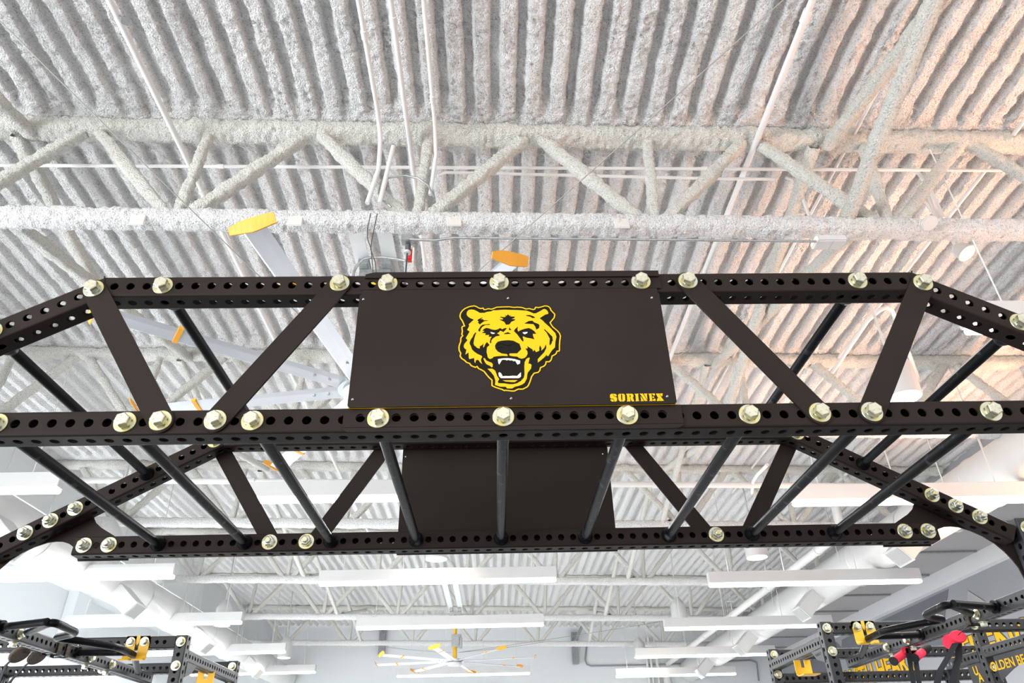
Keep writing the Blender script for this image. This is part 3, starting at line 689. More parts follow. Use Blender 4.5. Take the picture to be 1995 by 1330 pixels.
# sign panels
def holed_band(mb, x0, x1, zc, zh, y, holes, hr=HR, nseg=10):
    holes = sorted(h for h in holes if x0+.02 < h < x1-.02); cur = x0
    def q(a, b): return (a, y, b)
    for h in holes:
        a, b = h-HS/2, h+HS/2
        if a-cur > 1e-4: mb.add([q(cur, zc-zh), q(a, zc-zh), q(a, zc+zh), q(cur, zc+zh)], [(0, 1, 2, 3)])
        top = [(h+hr*math.cos(PI*i/nseg), zc+hr*math.sin(PI*i/nseg)) for i in range(nseg+1)]
        P = [q(b, zc), q(b, zc+zh), q(a, zc+zh), q(a, zc)]+[q(*p) for p in reversed(top)]; mb.add(P, [tuple(range(len(P)))])
        P = [q(a, zc), q(a, zc-zh), q(b, zc-zh), q(b, zc)]+[q(p[0], 2*zc-p[1]) for p in top]; mb.add(P, [tuple(range(len(P)))])
        rim = circ(h, zc, hr, 2*nseg); k = len(rim)
        mb.add([(p[0], y, p[1]) for p in rim]+[(p[0], y+.005, p[1]) for p in rim], [(i, (i+1) % k, k+(i+1) % k, k+i) for i in range(k)], 0, True)
        cur = b
    mb.add([q(cur, zc-zh), q(x1, zc-zh), q(x1, zc+zh), q(cur, zc+zh)], [(0, 1, 2, 3)])
    return mb
PX0, PX1, PZ0, PZ1 = -.444, .501, 2.540, 2.937
def sign(front):
    if front:
        root = MB(); y0 = -.006
        holed_band(root, -.455, .515, ZL+.002, .030, y0, [i*HS for i in range(-9, 11) if i not in (-7, 0, 7)])
        holed_band(root, -.444, .515, ZU-.004, .022, y0, [ux(k) for k in range(-9, 12) if k not in (-7, 0, 9)])
        c = 10
        root.prism([(-.44, ZL+.031), (.50, ZL+.031), (.50, ZU-.025), (-.44, ZU-.025)], 'y', y0, -.0005)
        root.prism([(-.455+.03-.03*math.sin(PI/2*i/c), ZL-.028-.012*math.sin(PI/2*(1-i/c))*1.0+.0) for i in range(c+1)]+[(-.455, ZL-.027), (.515, ZL-.027)]+[(.515-.03+.03*math.cos(PI/2*i/c), ZL-.028-.012*math.sin(PI/2*i/c)) for i in range(c+1)], 'y', y0, -.0005)
        root.prism([(-.434, ZU+.0175), (.512, ZU+.0175), (.512, 3.028), (-.405, 3.028), (-.434, 3.020)], 'y', y0-.006, y0+.002)
        s = root.build('sign_backing_plate', m_black, rig)
        MB().prism([(PX0+.002, PZ0-.0003), (PX1-.002, PZ0-.0003), (PX1-.002, PZ1), (PX0+.002, PZ1)], 'y', -.0135, -.0105).build('yellow_sheet', m_yel, s)
        ff = -.0185
        MB().prism([(PX0+.006, PZ0), (PX1-.006, PZ0), (PX1, PZ0+.006), (PX1, PZ1-.006), (PX1-.006, PZ1), (PX0+.006, PZ1), (PX0, PZ1-.006), (PX0, PZ0+.006)], 'y', ff, -.0137).build('front_plate', m_black, s)
        MB().prism([(PX0+.03, PZ0+.02), (PX1-.03, PZ0+.02), (PX1-.03, PZ1-.02), (PX0+.03, PZ1-.02)], 'y', -.0105, -.006).build('spacer', m_black, s)
        r = MB()
        for px, py in ((708, 583), (990, 581), (1270, 580), (687, 778), (996, 776), (1300, 772)):
            p = at(px, py, y=ff); r = MB().tube([p, p+Vector((0, -.0015, 0)), p+Vector((0, -.003, 0))], [.0046, .0042, .0025], 14)
            r.tube([p+Vector((0, -.003, 0)), p+Vector((0, -.0033, 0))], .0012, 8, 1); r.build('rivet', [m_zincs, m_dark], s)
        emblem(s, ff); lettering(s, ff)
    else:
        yb = DB+2*HW; y0 = yb+.0005
        s = MB().prism([(PX0, 2.47), (PX1, 2.47), (PX1, 3.02), (PX0, 3.02)], 'y', y0, y0+.006).build('rear_sign_plate', m_black, rig)
        for x in (-.431, .022, .476):
            for z in (2.917, 2.566):
                MB().tube([(x, y0, z), (x, y0-.003, z)], [.0046, .003], 14).build('rivet', m_zincs, s)
QO = {'A': (885, 590), 'B': (985, 590), 'C': (885, 670), 'D': (985, 670)}; QS = 115/1530
def trace(seq, y, sc=QS, quad=QO):
    out = []; cur = None
    for e in seq:
        if isinstance(e, str): cur = quad[e]; continue
        p = at(cur[0]+e[0]*sc, cur[1]+e[1]*sc, y=y); out.append((p.x, p.z))
    return out
OUT = ['A', (130, 340), (150, 260), (200, 190), (270, 135), (370, 90), (440, 75), (520, 65), (570, 78), (640, 118), (690, 135), (755, 118), (780, 160), (810, 160), (880, 138), (960, 150), (1000, 140), (1100, 98), (1200, 95), (1330, 90),
       'B', (100, 90), (220, 105), (300, 98), (420, 105), (480, 125), (530, 145), (610, 135), (710, 160), (740, 155), (765, 105), (800, 98), (850, 110), (930, 90), (1010, 65), (1080, 70), (1130, 90), (1175, 140), (1190, 185), (1290, 290), (1278, 385), (1170, 515), (1230, 610), (1350, 710), (1410, 780), (1437, 860), (1420, 980), (1412, 1100),
       'D', (1412, 165), (1395, 200), (1345, 200), (1325, 255), (1290, 285), (1220, 320), (1195, 420), (1140, 475), (1065, 475), (1050, 540), (1000, 590), (920, 620), (900, 700), (850, 750), (750, 770), (690, 850), (650, 980), (600, 1090), (560, 1130), (450, 1185), (330, 1185), (240, 1230), (170, 1235), (0, 1215),
       'C', (1300, 1225), (1230, 1190), (1100, 1150), (1000, 1110), (960, 1080), (960, 940), (900, 890), (830, 810), (760, 720), (690, 680), (620, 650), (585, 602), (545, 622), (430, 575), (385, 515), (310, 490), (250, 430), (185, 390), (135, 320), (150, 240), (110, 170), (105, 80),
       'A', (120, 1080), (150, 1000), (155, 900), (200, 850), (178, 810), (195, 740), (180, 640), (200, 600), (245, 590), (200, 480), (145, 400)]
FACE = ['A', (330, 240), (370, 190), (440, 175), (520, 185), (600, 225), (660, 262), (780, 262), (860, 235), (950, 225), (1010, 195), (1100, 195), (1280, 180), 'B', (100, 185), (300, 190), (540, 205), (640, 240), (730, 278), (790, 272), (900, 215), (980, 165), (1030, 165), (1080, 205), (1110, 265), (1095, 290), (1030, 305),
        (890, 395), (890, 410), (960, 460), (1010, 515), (1130, 620), (1290, 790), (1318, 880), (1290, 1000), (1283, 1110), 'D', (1280, 90), (1200, 170), (1110, 310), (1080, 315), (1060, 280), (1020, 335), (920, 420), (835, 485), (835, 395), (1000, 220), (1055, 110), 'B', (1050, 1070), (1000, 1170), (930, 1240), (928, 1170), (893, 1100), (870, 1170), (875, 1240), (790, 1280), (750, 1215), (710, 1262), (700, 1210), (620, 1160), (565, 1120), (570, 1185), (510, 1180),
        'D', (560, 190), (572, 250), (540, 320), (490, 365), (420, 385), (350, 365), (300, 328), (200, 322), (110, 305), (92, 285), (105, 240), (40, 180), 'C', (1360, 240), (1370, 268), (1388, 315), (1250, 310), (1100, 322), (1020, 335), (990, 370), (920, 395), (870, 350), (840, 210), (850, 90), (915, 30),
        'A', (850, 1015), (810, 1060), (775, 1140), (748, 1160), (758, 1050), (720, 1095), (655, 1135), (665, 1175), (640, 1185), (580, 1160), (560, 1130), (520, 1110), (500, 1050), (520, 930), (550, 830), (580, 770), (540, 775), (500, 830), (480, 880), (430, 950), (400, 1020), (400, 1070), (430, 1120), (460, 1210), (520, 1270),
        'C', (600, 260), (700, 305), (728, 335), (700, 380), (690, 430), (725, 525), (660, 470), (630, 420), (590, 415), (560, 430), (545, 500), (525, 470), (515, 365), (440, 385), (400, 395), (378, 370), (370, 220), (290, 280), (315, 150), (260, 110), (245, 60),
        'A', (260, 1070), (345, 970), (300, 915), (350, 830), (400, 745), (335, 705), (390, 600), (375, 560), (510, 435), (420, 400), (350, 350), (320, 300)]
MORE = [['C', (760, 370), (790, 370), (830, 430), (900, 465), (970, 490), (997, 530), (995, 590), (970, 610), (920, 565), (840, 530), (800, 480), (760, 400)],
        ['C', (862, 645), (990, 645), (1060, 695), (1090, 770), (1110, 830), (1165, 915), (1130, 970), (1140, 1020), (1300, 1025), 'D', (100, 1045), (200, 1045), (300, 1020), (400, 960), (470, 880), (490, 800), (490, 700), (485, 580), (495, 470), (540, 385), (590, 360), (625, 362), (590, 515), (640, 515), (672, 550), (660, 640), (575, 740), (560, 800), (550, 900), (490, 1010), (420, 1060), (330, 1090), (240, 1110), (170, 1155), (50, 1155), 'C', (1370, 1155), (1335, 1110), (1200, 1110), (1055, 1065), (1065, 950), (1030, 830), (960, 740)],
        ['C', (1255, 945), 'D', (200, 940), (310, 942), (240, 990), (150, 990), 'C', (1450, 985), (1330, 975)]]
FEAT = [['A', (1165, 430), (1260, 435), (1265, 405), (1190, 380), (1200, 362), (1290, 375), (1340, 365), (1310, 330), (1355, 340), (1390, 305), (1410, 315), (1420, 338), 'B', (150, 325), (110, 355), (240, 362), (225, 395), (155, 420), (255, 432), (230, 460), (150, 490), (100, 560), 'A', (1340, 572), (1300, 500), (1220, 460)],
        ['A', (600, 470), (620, 430), (735, 378), (725, 400), (680, 432), (745, 425), (760, 455), (875, 458), (870, 468), (780, 480), (720, 515), (660, 565), (640, 540), (615, 520), (635, 480)],
        ['A', (630, 740), (625, 700), (690, 600), (740, 570), (925, 550), (920, 572), (800, 580), (720, 630), (680, 690), (672, 745)],
        ['A', (730, 725), (770, 680), (830, 652), (900, 665), (980, 695), (1060, 705), (1130, 690), (1190, 655), (1240, 690), (1300, 660), (1360, 655), (1340, 690), (1275, 760), (1190, 722), (1160, 760), (1105, 795), (1180, 835), (1170, 855), (1080, 870), (1000, 925), (960, 980), (960, 1040), (935, 1050), (922, 1010), (940, 930), (970, 880), (890, 882), (905, 830), (805, 840), (815, 790), (715, 780), (790, 735)],
        ['A', (1415, 680), (1430, 632), (1450, 680), (1485, 698), (1440, 715), (1420, 705)], ['A', (1285, 800), (1390, 762), (1475, 805), (1300, 815)],
        ['B', (520, 335), (560, 320), (640, 322), (720, 350), (770, 392), (700, 400), (640, 365)],
        ['B', (480, 540), (600, 475), (690, 465), (740, 510), (850, 550), (875, 580), (870, 650), (795, 700), (770, 620), (720, 555), (620, 548)],
        ['B', (215, 735), (245, 680), (320, 620), (305, 690), (325, 750), (390, 710), (500, 675), (600, 655), (680, 690), (750, 745), (795, 805), (705, 805), (710, 860), (745, 950), (660, 925), (540, 905), (455, 870), (440, 890), (465, 960), (455, 1010), (420, 980), (300, 820)],
        ['B', (1000, 680), (1080, 750), (1210, 880), (1225, 990), (1200, 1000), (1195, 1050), (1145, 1110), (1135, 1060), (1145, 930), (1060, 770), (1000, 710)],
        ['A', (1055, 1120), (1080, 1060), (1130, 1010), (1220, 985), (1400, 970), 'B', (200, 985), (360, 1065), (405, 1200), 'D', (405, 140), (300, 245), (110, 250), 'C', (1350, 265), (1230, 250), (1130, 200), (1070, 130)]]
WHITE = [['A', (940, 760), (1060, 790), (1020, 812), (970, 805), (945, 780)], ['B', (437, 770), (570, 758), (560, 790), (500, 818), (460, 800)],
         ['C', (1130, 400), (1250, 380), (1400, 375), 'D', (100, 380), (240, 400), (378, 440), (372, 510), (310, 540), (250, 440), (210, 452), (160, 425), (120, 435), (80, 415), (40, 430), 'C', (1410, 415), (1360, 430), (1320, 412), (1240, 415), (1165, 535), (1145, 500)],
         ['C', (1145, 760), (1165, 740), (1210, 760), (1255, 845), (1330, 835), (1400, 840), 'D', (100, 840), (180, 830), (300, 835), (395, 740), (398, 850), (345, 890), 'C', (1210, 890), (1160, 840)]]
LET = [[(130, 215), (165, 185), (222, 183), (222, 232), (245, 262), (310, 275), (340, 310), (342, 380), (310, 415), (255, 415), (258, 370), (232, 330), (160, 325), (130, 290)], [(232, 183), (300, 190), (328, 225), (328, 255), (262, 252), (235, 220)], [(140, 350), (225, 350), (240, 375), (240, 415), (190, 415), (150, 385)],
       [(372, 215), (400, 185), (462, 183), (455, 230), (462, 340), (478, 380), (478, 412), (430, 412), (388, 375), (372, 280)], [(472, 183), (540, 185), (575, 220), (585, 375), (545, 412), (490, 412), (500, 350), (495, 230)],
       [(608, 185), (708, 180), (715, 260), (735, 370), (740, 410), (630, 412), (645, 375), (635, 230)], [(715, 182), (795, 185), (830, 220), (830, 270), (810, 300), (840, 370), (858, 410), (790, 410), (760, 380), (745, 320), (725, 300), (750, 270), (745, 230), (718, 215)],
       [(862, 185), (985, 180), (970, 215), (985, 365), (1008, 400), (888, 408), (905, 370), (890, 220)],
       [(1015, 180), (1110, 178), (1250, 395), (1170, 402), (1055, 220)], [(1040, 250), (1145, 400), (1042, 405), (1060, 370)], [(1140, 178), (1245, 178), (1230, 215), (1250, 355), (1215, 310)],
       [(1275, 180), (1368, 176), (1375, 230), (1395, 398), (1303, 402), (1320, 365), (1300, 220)], [(1378, 178), (1465, 172), (1475, 235), (1420, 230)], [(1395, 262), (1440, 258), (1450, 308), (1405, 305)], [(1410, 395), (1405, 370), (1440, 330), (1485, 330), (1498, 395)],
       [(1500, 178), (1605, 175), (1625, 230), (1740, 390), (1640, 398), (1590, 320), (1550, 275)], [(1615, 175), (1705, 172), (1690, 262), (1640, 235)], [(1528, 400), (1545, 330), (1570, 305), (1620, 340), (1628, 396)]]
def inset(pts, d):
    n = len(pts); area_ = sum(pts[i][0]*pts[(i+1) % n][1]-pts[(i+1) % n][0]*pts[i][1] for i in range(n)); sg = 1 if area_ > 0 else -1; out = []
    for i in range(n):
        a, b, c = Vector(pts[i-1]), Vector(pts[i]), Vector(pts[(i+1) % n]); e1 = (b-a).normalized(); e2 = (c-b).normalized()
        n1 = Vector((-e1.y, e1.x))*sg; n2 = Vector((-e2.y, e2.x))*sg; m = (n1+n2)
        m = m.normalized()*min(1.5, 1/max(.35, m.length/2)) if m.length > .2 else n1
        out.append(tuple(b+m*d))
    return out
def emblem(parent, ff):
    m = MB()
    o = trace(OUT, ff)
    m.prism(inset(o, -.0022), 'y', ff-.0002, ff, 1)
    m.prism(o, 'y', ff-.0006, ff-.0001, 0)
    m.prism(inset(o, .0040), 'y', ff-.0010, ff-.0005, 1)
    for s in [FACE]+MORE: m.prism(trace(s, ff), 'y', ff-.0014, ff-.0009, 0)
    for s in FEAT: m.prism(trace(s, ff), 'y', ff-.0018, ff-.0013, 1)
    for s in WHITE: m.prism(trace(s, ff), 'y', ff-.0021, ff-.0009, 2)
    for L_ in (['A', (1120, 1105), (1160, 1070), (1240, 1055), (1290, 1095), (1400, 1112), 'B', (100, 1110), (160, 1080), (215, 1060), (300, 1135)], ['A', (1130, 1185), (1190, 1155), (1240, 1150)], ['B', (110, 1225), (140, 1255)]):
        p = trace(L_, ff); m.tube([(q[0], ff-.0018, q[1]) for q in p], .0009, 6, 3)
    m.build('bear_head_emblem', [m_yel, m_ink2, m_ivory, m_blackr], parent)
def lettering(parent, ff):
    m = MB()
    for L_ in LET: m.prism(trace(['L']+L_, ff, 130/1995, {'L': (1180, 755)}), 'y', ff-.0006, ff, 0)
    m.build('stencil_lettering', [m_yel], parent)
m_ink2 = mat('black_recess', (.0085, .007, .0045), .6, 0, .1)
sign(True); sign(False)
# chalk scuffs stay in the bar material; numbers on the right rear upright
def text_obj(txt, name, m, size, M4, parent=None, ext=.0004, offset=0.0):
    cu = bpy.data.curves.new(name, 'FONT'); cu.body = txt; cu.size = size; cu.extrude = ext; cu.offset = offset
    o = bpy.data.objects.new(name, cu); C.objects.link(o); bpy.context.view_layer.update()
    me = bpy.data.meshes.new_from_object(o); bpy.data.objects.remove(o)
    me.transform(M4); me.materials.clear(); me.materials.append(m)
    o = bpy.data.objects.new(name, me); C.objects.link(o)
    if parent is not None: attach(o, parent)
    return o
def face_front(x, y, z, s=1): return Matrix(((s, 0, 0, x), (0, 0, -1, y), (0, 1, 0, z), (0, 0, 0, 1)))      # reads from -y
def face_left(x, y, z): return Matrix(((0, 0, -1, x), (-1, 0, 0, y), (0, 1, 0, z), (0, 0, 0, 1)))           # reads from -x, running towards -y
def face_right(x, y, z): return Matrix(((0, 0, 1, x), (1, 0, 0, y), (0, 1, 0, z), (0, 0, 0, 1)))           # reads from +x
uR = XC+2.222
for k in range(3):
    text_obj(str(44-k), 'number', m_ink, .016, face_front(uR-.032, DB-.0006, 2.475-.1016*k*.5*1-0.0), rig)

# ------------------------------------------------------------------ the two squat racks behind
def yellow_hook(x, y, z, parent):
    """yellow two-finger plate bolted over a rail and bent forward below it"""
    m = MB(); w = .078; n = 8
    def strip(xa, xb):
        pr = [(y-HW-.001, z+.040), (y-HW-.001, z-.085)]+[(y-HW-.001-.03*(1-math.cos(PI/2*i/n)), z-.085-.03*math.sin(PI/2*i/n)) for i in range(1, n+1)]+[(y-HW-.06, z-.115)]
        th = .006; P = []
        for (a, b) in pr: P += [(xa, a, b), (xb, a, b)]
        P2 = [(p[0], p[1]-th, p[2]+(th if i >= 2*(n+1) else 0)) for i, p in enumerate(P)]
        k = len(pr); F = [(2*i, 2*i+1, 2*i+3, 2*i+2) for i in range(k-1)]
        m.add(P, F); m.add(P2, F)
        for e in (0, 1): m.add([P[2*i+e] for i in range(k)]+[P2[2*i+e] for i in range(k)], [(i, i+1, k+i+1, k+i) for i in range(k-1)])
        m.add([P[-2], P[-1], P2[-1], P2[-2]], [(0, 1, 2, 3)])
    strip(x-w, x-.012); strip(x+.012, x+w)
    m.prism([(x-w, z+.002), (x+w, z+.002), (x+w, z+.034), (x+w-.006, z+.040), (x-w+.006, z+.040), (x-w, z+.034)], 'y', y-HW-.007, y-HW-.001)
    m.prism(circ(x, z-.02, .0, 3)+[(x-.012, z+.003), (x+.012, z+.003)], 'y', y-HW-.007, y-HW-.001)
    o = m.build('yellow_bracket', m_yelb, parent)
    for s in (-1, 1): bolt((x+s*.045, y-HW-.007, z+.004), (0, -1, 0), o, r=.03, a=.2*s)
def rack(sgn, label):
    xp = 2.240 if sgn > 0 else -2.120
    t = thing('squat_rack', label, 'squat rack', (xp+sgn*.9, 3.85, 0))
    Y1, Y2 = 3.3+HW, 4.4+HW; X2 = xp+sgn*1.80
    ups = {}
    for nm, x, y in (('a', xp, Y1), ('b', xp, Y2), ('c', X2, Y1+.0), ('d', X2, Y2)):
        mb = MB(); perf_tube(mb, (x, y, 0), Vector((0, 0, 1)), .01, 2.548, [.04+HS*k for k in range(50)], cap1=True, nseg=8)
        ups[nm] = mb.build('upright', m_black if False else m_blackg2, t)
        MB().bbox((x, y, .006), (.07, .07, .006), .002).build('foot_plate', m_black, ups[nm])
        if nm in 'ab':
            for z in ((2.507, 2.36) if nm == 'a' else (2.507, 2.36)): bolt((x, y-HW, z), (0, -1, 0), ups[nm], a=.25)
        if nm in 'ad':
            for k in range(6): text_obj(str(16-k), 'number', m_ink, .014, face_left(x-HW-.0006, y+.012, 2.42-.1016*k) if sgn > 0 else face_front(x-.03, y-HW-.0006, 2.42-.1016*k), ups[nm])
    L = abs(X2-xp)-2*HW-.002; xs = min(xp, X2)+HW+.001
    for y, z, nm in ((Y1, 2.507, 'top_rail'), (Y2, 2.507, 'top_rail'), (Y2, 2.33, 'lower_rail')):
        mb = MB(); perf_tube(mb, (xs, y, z), Vector((1, 0, 0)), 0, L, [.028+HS*k for k in range(40)], nseg=8)
        o = mb.build(nm, m_black2, t)
        if y == Y1:
            for k in range(1, 16):
                xx = xs+.028+HS*(k-1) if sgn > 0 else xs+L-.028-HS*(k-1)
                text_obj(str(k), 'number', m_ink, .012, face_front(xx-.008, y-HW-.0006, z+.019), o)
    gx = xp-HW-.004; GY = Y1+HW
    gp = MB().prism([(GY-.02, 2.392), (GY+.17, 2.392), (GY+.11, 2.335), (GY-.02, 2.30)], 'x', gx, gx+.004).build('corner_gusset', m_blackg2, t) if sgn > 0 else MB().prism([(GY, 2.392), (GY+.17, 2.392), (GY+.11, 2.335), (GY, 2.30)], 'x', xp+HW, xp+HW+.004).build('corner_gusset', m_blackg2, t)
    if sgn > 0: text_obj('SORINEX', 'gusset_lettering', m_ink, .026, face_left(gx-.0006, GY+.12, 2.355), gp)
    for z in (2.43,):
        mb = MB(); perf_tube(mb, (xp, Y1+HW+.001, z), Vector((0, 1, 0)), 0, Y2-Y1-2*HW-.002, [.03+HS*k for k in range(21)], ey=Vector((1, 0, 0)), nseg=6)
        mb.build('side_rail', m_blackg2, t)
    mb = MB(); perf_tube(mb, (X2, Y1+HW+.001, 2.45), Vector((0, 1, 0)), 0, Y2-Y1-2*HW-.002, [.03+HS*k for k in range(21)], ey=Vector((1, 0, 0)), nseg=6)
    mb.build('side_rail', m_blackg2, t)
    yellow_hook((at(1680, 1215, y=3.3).x if sgn > 0 else at(271, 1242, y=3.3).x), Y1, 2.507, t)
    for y_, z_ in ((Y2, 2.507), (Y1, 2.507)):
        bolt((xp+sgn*1.02, y_-HW, z_), (0, -1, 0), t)
    # yellow tray hook seen inside the end frame
    q = at(1565, 1300, y=3.8) if sgn > 0 else at(400, 1322, y=3.9)
    m = MB(); X, Y, Z = q.x, q.y, q.z
    m.prism([(X-.06, Z-.045), (X+.06, Z-.045), (X+.06, Z+.05), (X+.013, Z+.05), (X+.013, Z+.0), (X-.013, Z+.0), (X-.013, Z+.05), (X-.06, Z+.05)], 'y', Y-.003, Y+.004)
    m.prism([(Y+.004, Z-.045), (Y-.03, Z-.062), (Y-.14, Z-.062), (Y-.14, Z-.056), (Y-.03, Z-.056), (Y+.004, Z-.036)], 'x', X-.06, X+.06)
    m.build('yellow_tray', m_yelb, t)
    return t, xp, X2, Y1, Y2
m_black2 = mat('black_rail_coat', (.011, .011, .012), .5, 0, .35)
m_blackg2 = mat('dark_grey_rail_coat', (.020, .021, .024), .45, 0, .4)
rr, xpR, X2R, Y1, Y2 = rack(1, 'black squat rack with yellow brackets at the lower right corner')
rl, xpL, X2L, _, _ = rack(-1, 'black squat rack with a yellow bracket at the lower left corner')
def crossbeam(x, label, sgn):
    t = thing('pull_up_crossbeam', label, 'crossbeam', (x, 3.2, 2.43))
    mb = MB(); perf_tube(mb, (x, 1.30, 2.430), Vector((0, 1, 0)), 0, 3.08, [.03+HS*k for k in range(60)], ey=Vector((1, 0, 0)), nseg=8, cap1=True)
    b = mb.build('beam', m_blackg2, t)
    H = [[(2.74, 2.48), (2.47, 2.22), (2.49, 2.53), (2.69, 2.66), (2.60, 2.76), (2.47, 3.0), (2.50, 3.32), (2.62, 3.62), (2.76, 4.0)], [(2.80, 2.33), (2.50, 2.22)], [(2.80, 3.17), (2.49, 3.19)]]
    for i, h in enumerate(H):
        pts = [Vector(((q[0] if sgn > 0 else -q[0]+.045+.045), q[1], 2.43)) for q in h]
        if i == 0:   # round the bends
            P = [pts[0]]
            for k in range(1, len(pts)-1):
                a, c, e = pts[k-1], pts[k], pts[k+1]; d1 = (a-c); d2 = (e-c); r = min(.07, d1.length*.4, d2.length*.4)
                p1 = c+d1.normalized()*r; p2 = c+d2.normalized()*r
                for s in range(6): u = s/5; P.append(p1.lerp(c, u).lerp(c.lerp(p2, u), u))
            P.append(pts[-1]); pts = P
        g = MB().tube(pts, .021, 18).build('grip_bar', m_blackr, t)
        if i == 0:
            for q in (pts[0], pts[-1]):
                mm = MB(); R = [.004, .014, .021, .0245, .021, .014, .004] if q is pts[0] else [.004, .013, .019, .0215, .019, .013, .004]; mm.tube([q+Vector((0, 0, 1))*(-.024+.008*k) for k in range(7)], R, 18); mm.build('end_ball', m_blackr, g)
        else:
            q = pts[0]; MB().tube([q+Vector((-sgn*.01, 0, 0)), q+Vector((sgn*.01, 0, 0))], .036, 20).build('flange', m_blackr, g)
    for yy in (2.52, 3.36, 3.66):
        bolt((x-sgn*HW, yy, 2.430), (-sgn, 0, 0), b, r=.03)
        bolt((x, yy+.03, 2.430-HW), (0, 0, -1), b, r=.026)
    return t
cbR = crossbeam(2.845, 'black crossbeam with bent grips above the right rack, red straps under it', 1)
cbL = crossbeam(-2.755, 'black crossbeam with bent grips above the left rack, brown discs under it', -1)
# hanging straps with discs
def ribbon(name, pts, w, m, parent, side=Vector((1, 0, 0)), th=.002):
    V = []; n = len(pts)
    for p in pts:
        p = Vector(p)
        for a, b in ((-w, -th), (w, -th), (w, th), (-w, th)): V.append(p+side*a+side.cross(Vector((0, 0, 1)))*b)
    F = [(4*i+k, 4*i+(k+1) % 4, 4*i+4+(k+1) % 4, 4*i+4+k) for i in range(n-1) for k in range(4)]
    return MB().add(V, F, 0, False).build(name, m, parent)
def sling(px, py, yy, beamx, m, rad, label, nrm, drops, parts):
    p = at(px, py, y=yy); t = thing(parts[0], label, parts[1], tuple(p))
    # loop over the beam
    lw = .020
    L = [(beamx-.045, yy, p.z+.05), (beamx-.045, yy, 2.478), (beamx+.045, yy, 2.478), (beamx+.045, yy, 2.385), (beamx-.045, yy, 2.385)]
    ribbon('beam_loop', [Vector(q) for q in L[1:]+[L[1]]], lw, m_loop, t, side=Vector((0, 1, 0)))
    ribbon('strap', [Vector((beamx-.045, yy, 2.39)), p+Vector((0, 0, .01))], .012, m_strap, t, side=Vector((0, 1, 0)))
    n_ = Vector(nrm).normalized()
    dm = MB().tube([p-n_*.010, p-n_*.006, p+n_*.006, p+n_*.010], [rad*.86, rad, rad, rad*.86], 32)
    dm.v = [(v[0], v[1], p.z+(v[2]-p.z)*(.78 if m is m_foam else 1)) for v in dm.v]; dm.build('disc', m, t)
    for d in drops:
        q = [at(a, b, y=yy+c) for a, b, c in d]
        ribbon('hanging_strap', q, .019, m_strap, t, side=Vector((.8, -.6, 0)))
    return t
m_loop = mat('woven_brown_loop', (.035, .028, .02), .85, noise=(90, (.09, .07, .04), .45, .65))
sling(38, 1274, 2.95, -2.755, m_disc, .060, 'left worn brown disc hanging on a black strap under the left crossbeam', (.77, -.22, -.76), [[(30, 1278, .0), (12, 1295, .0), (2, 1318, .0), (-8, 1345, 0)]], ('strap_handle', 'strap'))
sling(72, 1279, 3.05, -2.755, m_disc, .055, 'right worn brown disc hanging on a black strap under the left crossbeam', (.77, -.22, -.76), [[(62, 1286, .0), (45, 1300, .0), (22, 1325, .0), (10, 1345, 0)]], ('strap_handle', 'strap'))
sl3 = sling(1866, 1240, 2.62, 2.845, m_foam, .046, 'bright red oval pad on black straps under the right crossbeam', (-.15, -.95, .15), [[(1862, 1252, .0), (1850, 1275, .0), (1832, 1305, .0), (1822, 1345, 0)], [(1867, 1252, 0.03), (1868, 1280, .03), (1860, 1310, .03), (1852, 1345, .03)]], ('strap_handle', 'strap'))
p = at(1851, 1250, y=2.66)
MB().tube([p+Vector((-.006, -.004, 0)), p+Vector((.006, .004, 0))], .042, 24).build('red_pad', m_foam, sl3)
# red grips further back
t = thing('grip_handles', 'pair of red and black cylinder grips hanging by straps under the right crossbeam', 'handle', tuple(at(1765, 1272, y=3.4)))
for a, b, c_, d_ in ((1742, 1287, 1762, 1272), (1783, 1281, 1797, 1270)):
    A_, B_ = at(a, b, y=3.38), at(c_, d_, y=3.44); MB().tube([A_, B_], .026, 20).build('red_grip', m_foam, t)
    MB().tube([A_-(B_-A_)*.08, A_], .029, 20).tube([B_, B_+(B_-A_)*.5, B_+(B_-A_)*.9], [.024, .03, .022], 20).build('rubber_end', m_strap, t)
ribbon('strap', [at(1768, 1262, y=3.4), at(1772, 1285, y=3.4), at(1782, 1345, y=3.4)], .016, m_strap, t, side=Vector((1, 0, 0)))
ribbon('strap', [at(1778, 1262, y=3.42), at(1785, 1290, y=3.42), at(1793, 1345, y=3.42)], .016, m_strap, t, side=Vector((1, 0, 0)))
ribbon('red_strap', [Vector((2.80, 3.40, 2.39)), at(1762, 1262, y=3.4), at(1764, 1272, y=3.4)], .022, m_foam, t, side=Vector((1, 0, 0)))
ribbon('red_strap', [Vector((2.85, 3.42, 2.39)), at(1776, 1262, y=3.42), at(1780, 1272, y=3.42)], .020, m_foam, t, side=Vector((1, 0, 0)))
# storage rack at the right edge with its name board
XS, YS = 3.62, 3.80
t = thing('storage_rack', 'black perforated storage rack at the right edge carrying the lettered boards', 'storage rack', (XS, YS, 0))
mb = MB(); perf_tube(mb, (XS, YS+HW, 0), Vector((0, 0, 1)), .01, 2.548, [.04+HS*k for k in range(50)], cap1=True, nseg=8)
su = mb.build('upright', m_blackg2, t)
for k in range(8): text_obj(str(46-k), 'number', m_ink, .014, face_left(XS-HW-.0006, YS+HW+.012, 2.455-.0508*k), su)
mb = MB(); perf_tube(mb, (XS, YS-.001, 2.405), Vector((0, -1, 0)), 0, 1.2, [.03+HS*k for k in range(24)], ey=Vector((1, 0, 0)), nseg=8)
mb.build('side_rail', m_blackg2, t)
mb = MB(); perf_tube(mb, (XS, YS+2*HW+.5, 0), Vector((0, 0, 1)), .01, 2.36, [.04+HS*k for k in range(46)], cap1=True, nseg=8)
mb.build('upright', m_blackg2, t)
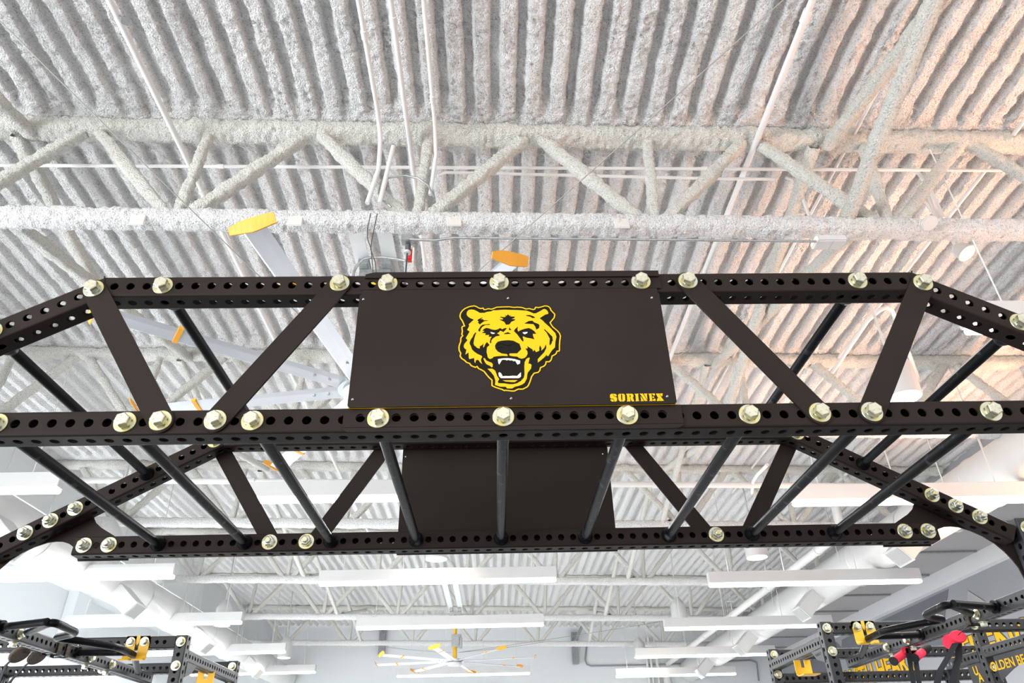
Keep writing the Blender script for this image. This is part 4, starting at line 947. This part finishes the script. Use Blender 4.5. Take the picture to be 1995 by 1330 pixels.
mb = MB(); perf_tube(mb, (XS, YS+2*HW+.461, 2.39), Vector((0, -1, 0)), 0, .46, [.03+HS*k for k in range(9)], ey=Vector((1, 0, 0)), nseg=8)
mb.build('side_rail', m_blackg2, t)
for y_, z_ in ((YS+HW, 2.41), (YS+HW, 2.30)): bolt((XS-HW, y_, z_) if False else (XS, YS-.0, z_), (0, -1, 0), su, r=.028)
XB = XS-.02; q0 = at(1938, 1285, x=XB); zt = 2.366
n = 16; yE = 2.75; arch = [(q0.y-(q0.y-yE)*i/n, 2.20+.09*math.sin(PI*min(1, i/n*1.2))) for i in range(n+1)]
bd = tag(MB().prism([(q0.y, zt), (yE, zt)]+arch[::-1], 'x', XB-.004, XB).build('name_board', m_blackg2), 'dark arched board with yellow team lettering at the right edge', 'sign')
text_obj('GOLDEN BEARS', 'board_lettering', m_yel, .085, face_left(XB-.0050, at(1944, 1300, x=XB).y+.135, 2.272), bd, ext=.0005, offset=.0012)
mq0, mq1 = at(1890, 1290, x=XB), at(1920, 1290, x=XB)
ub = tag(MB().box((XB, (mq0.y+mq1.y)/2, 2.23), (.003, .14, .12)).build('monogram_board', m_blackg2), 'small dark board with a yellow letter monogram left of the arched board', 'sign')
text_obj('U', 'monogram', m_yel, .085, face_left(XB-.004, mq0.y-.01, 2.275), ub, ext=.0005, offset=.002)
text_obj('A', 'monogram', m_yel, .085, face_left(XB-.0045, mq0.y-.045, 2.225), ub, ext=.0005, offset=.002)
# painted wall lettering
def wall_text(txt, y, ztop, size, label):
    a = text_obj(txt, 'wall_lettering', m_ink, size, face_left(7.992, y, ztop-size*.70), None, ext=.0005, offset=.030)
    tag(a, label, 'wall lettering')
    text_obj(txt, 'yellow_letters', m_yel, size, face_left(7.9905, y, ztop-size*.70), a, ext=.0005, offset=.016)
p = at(1923, 1227, x=7.99); wall_text('STRENGTH', p.y+1.28, p.z, .64, 'yellow black-edged lettering high on the right grey wall')
p = at(1668, 1300, x=7.99); wall_text('WITH HEART', p.y+.62, p.z, .52, 'yellow black-edged lettering lower and farther along the right grey wall')
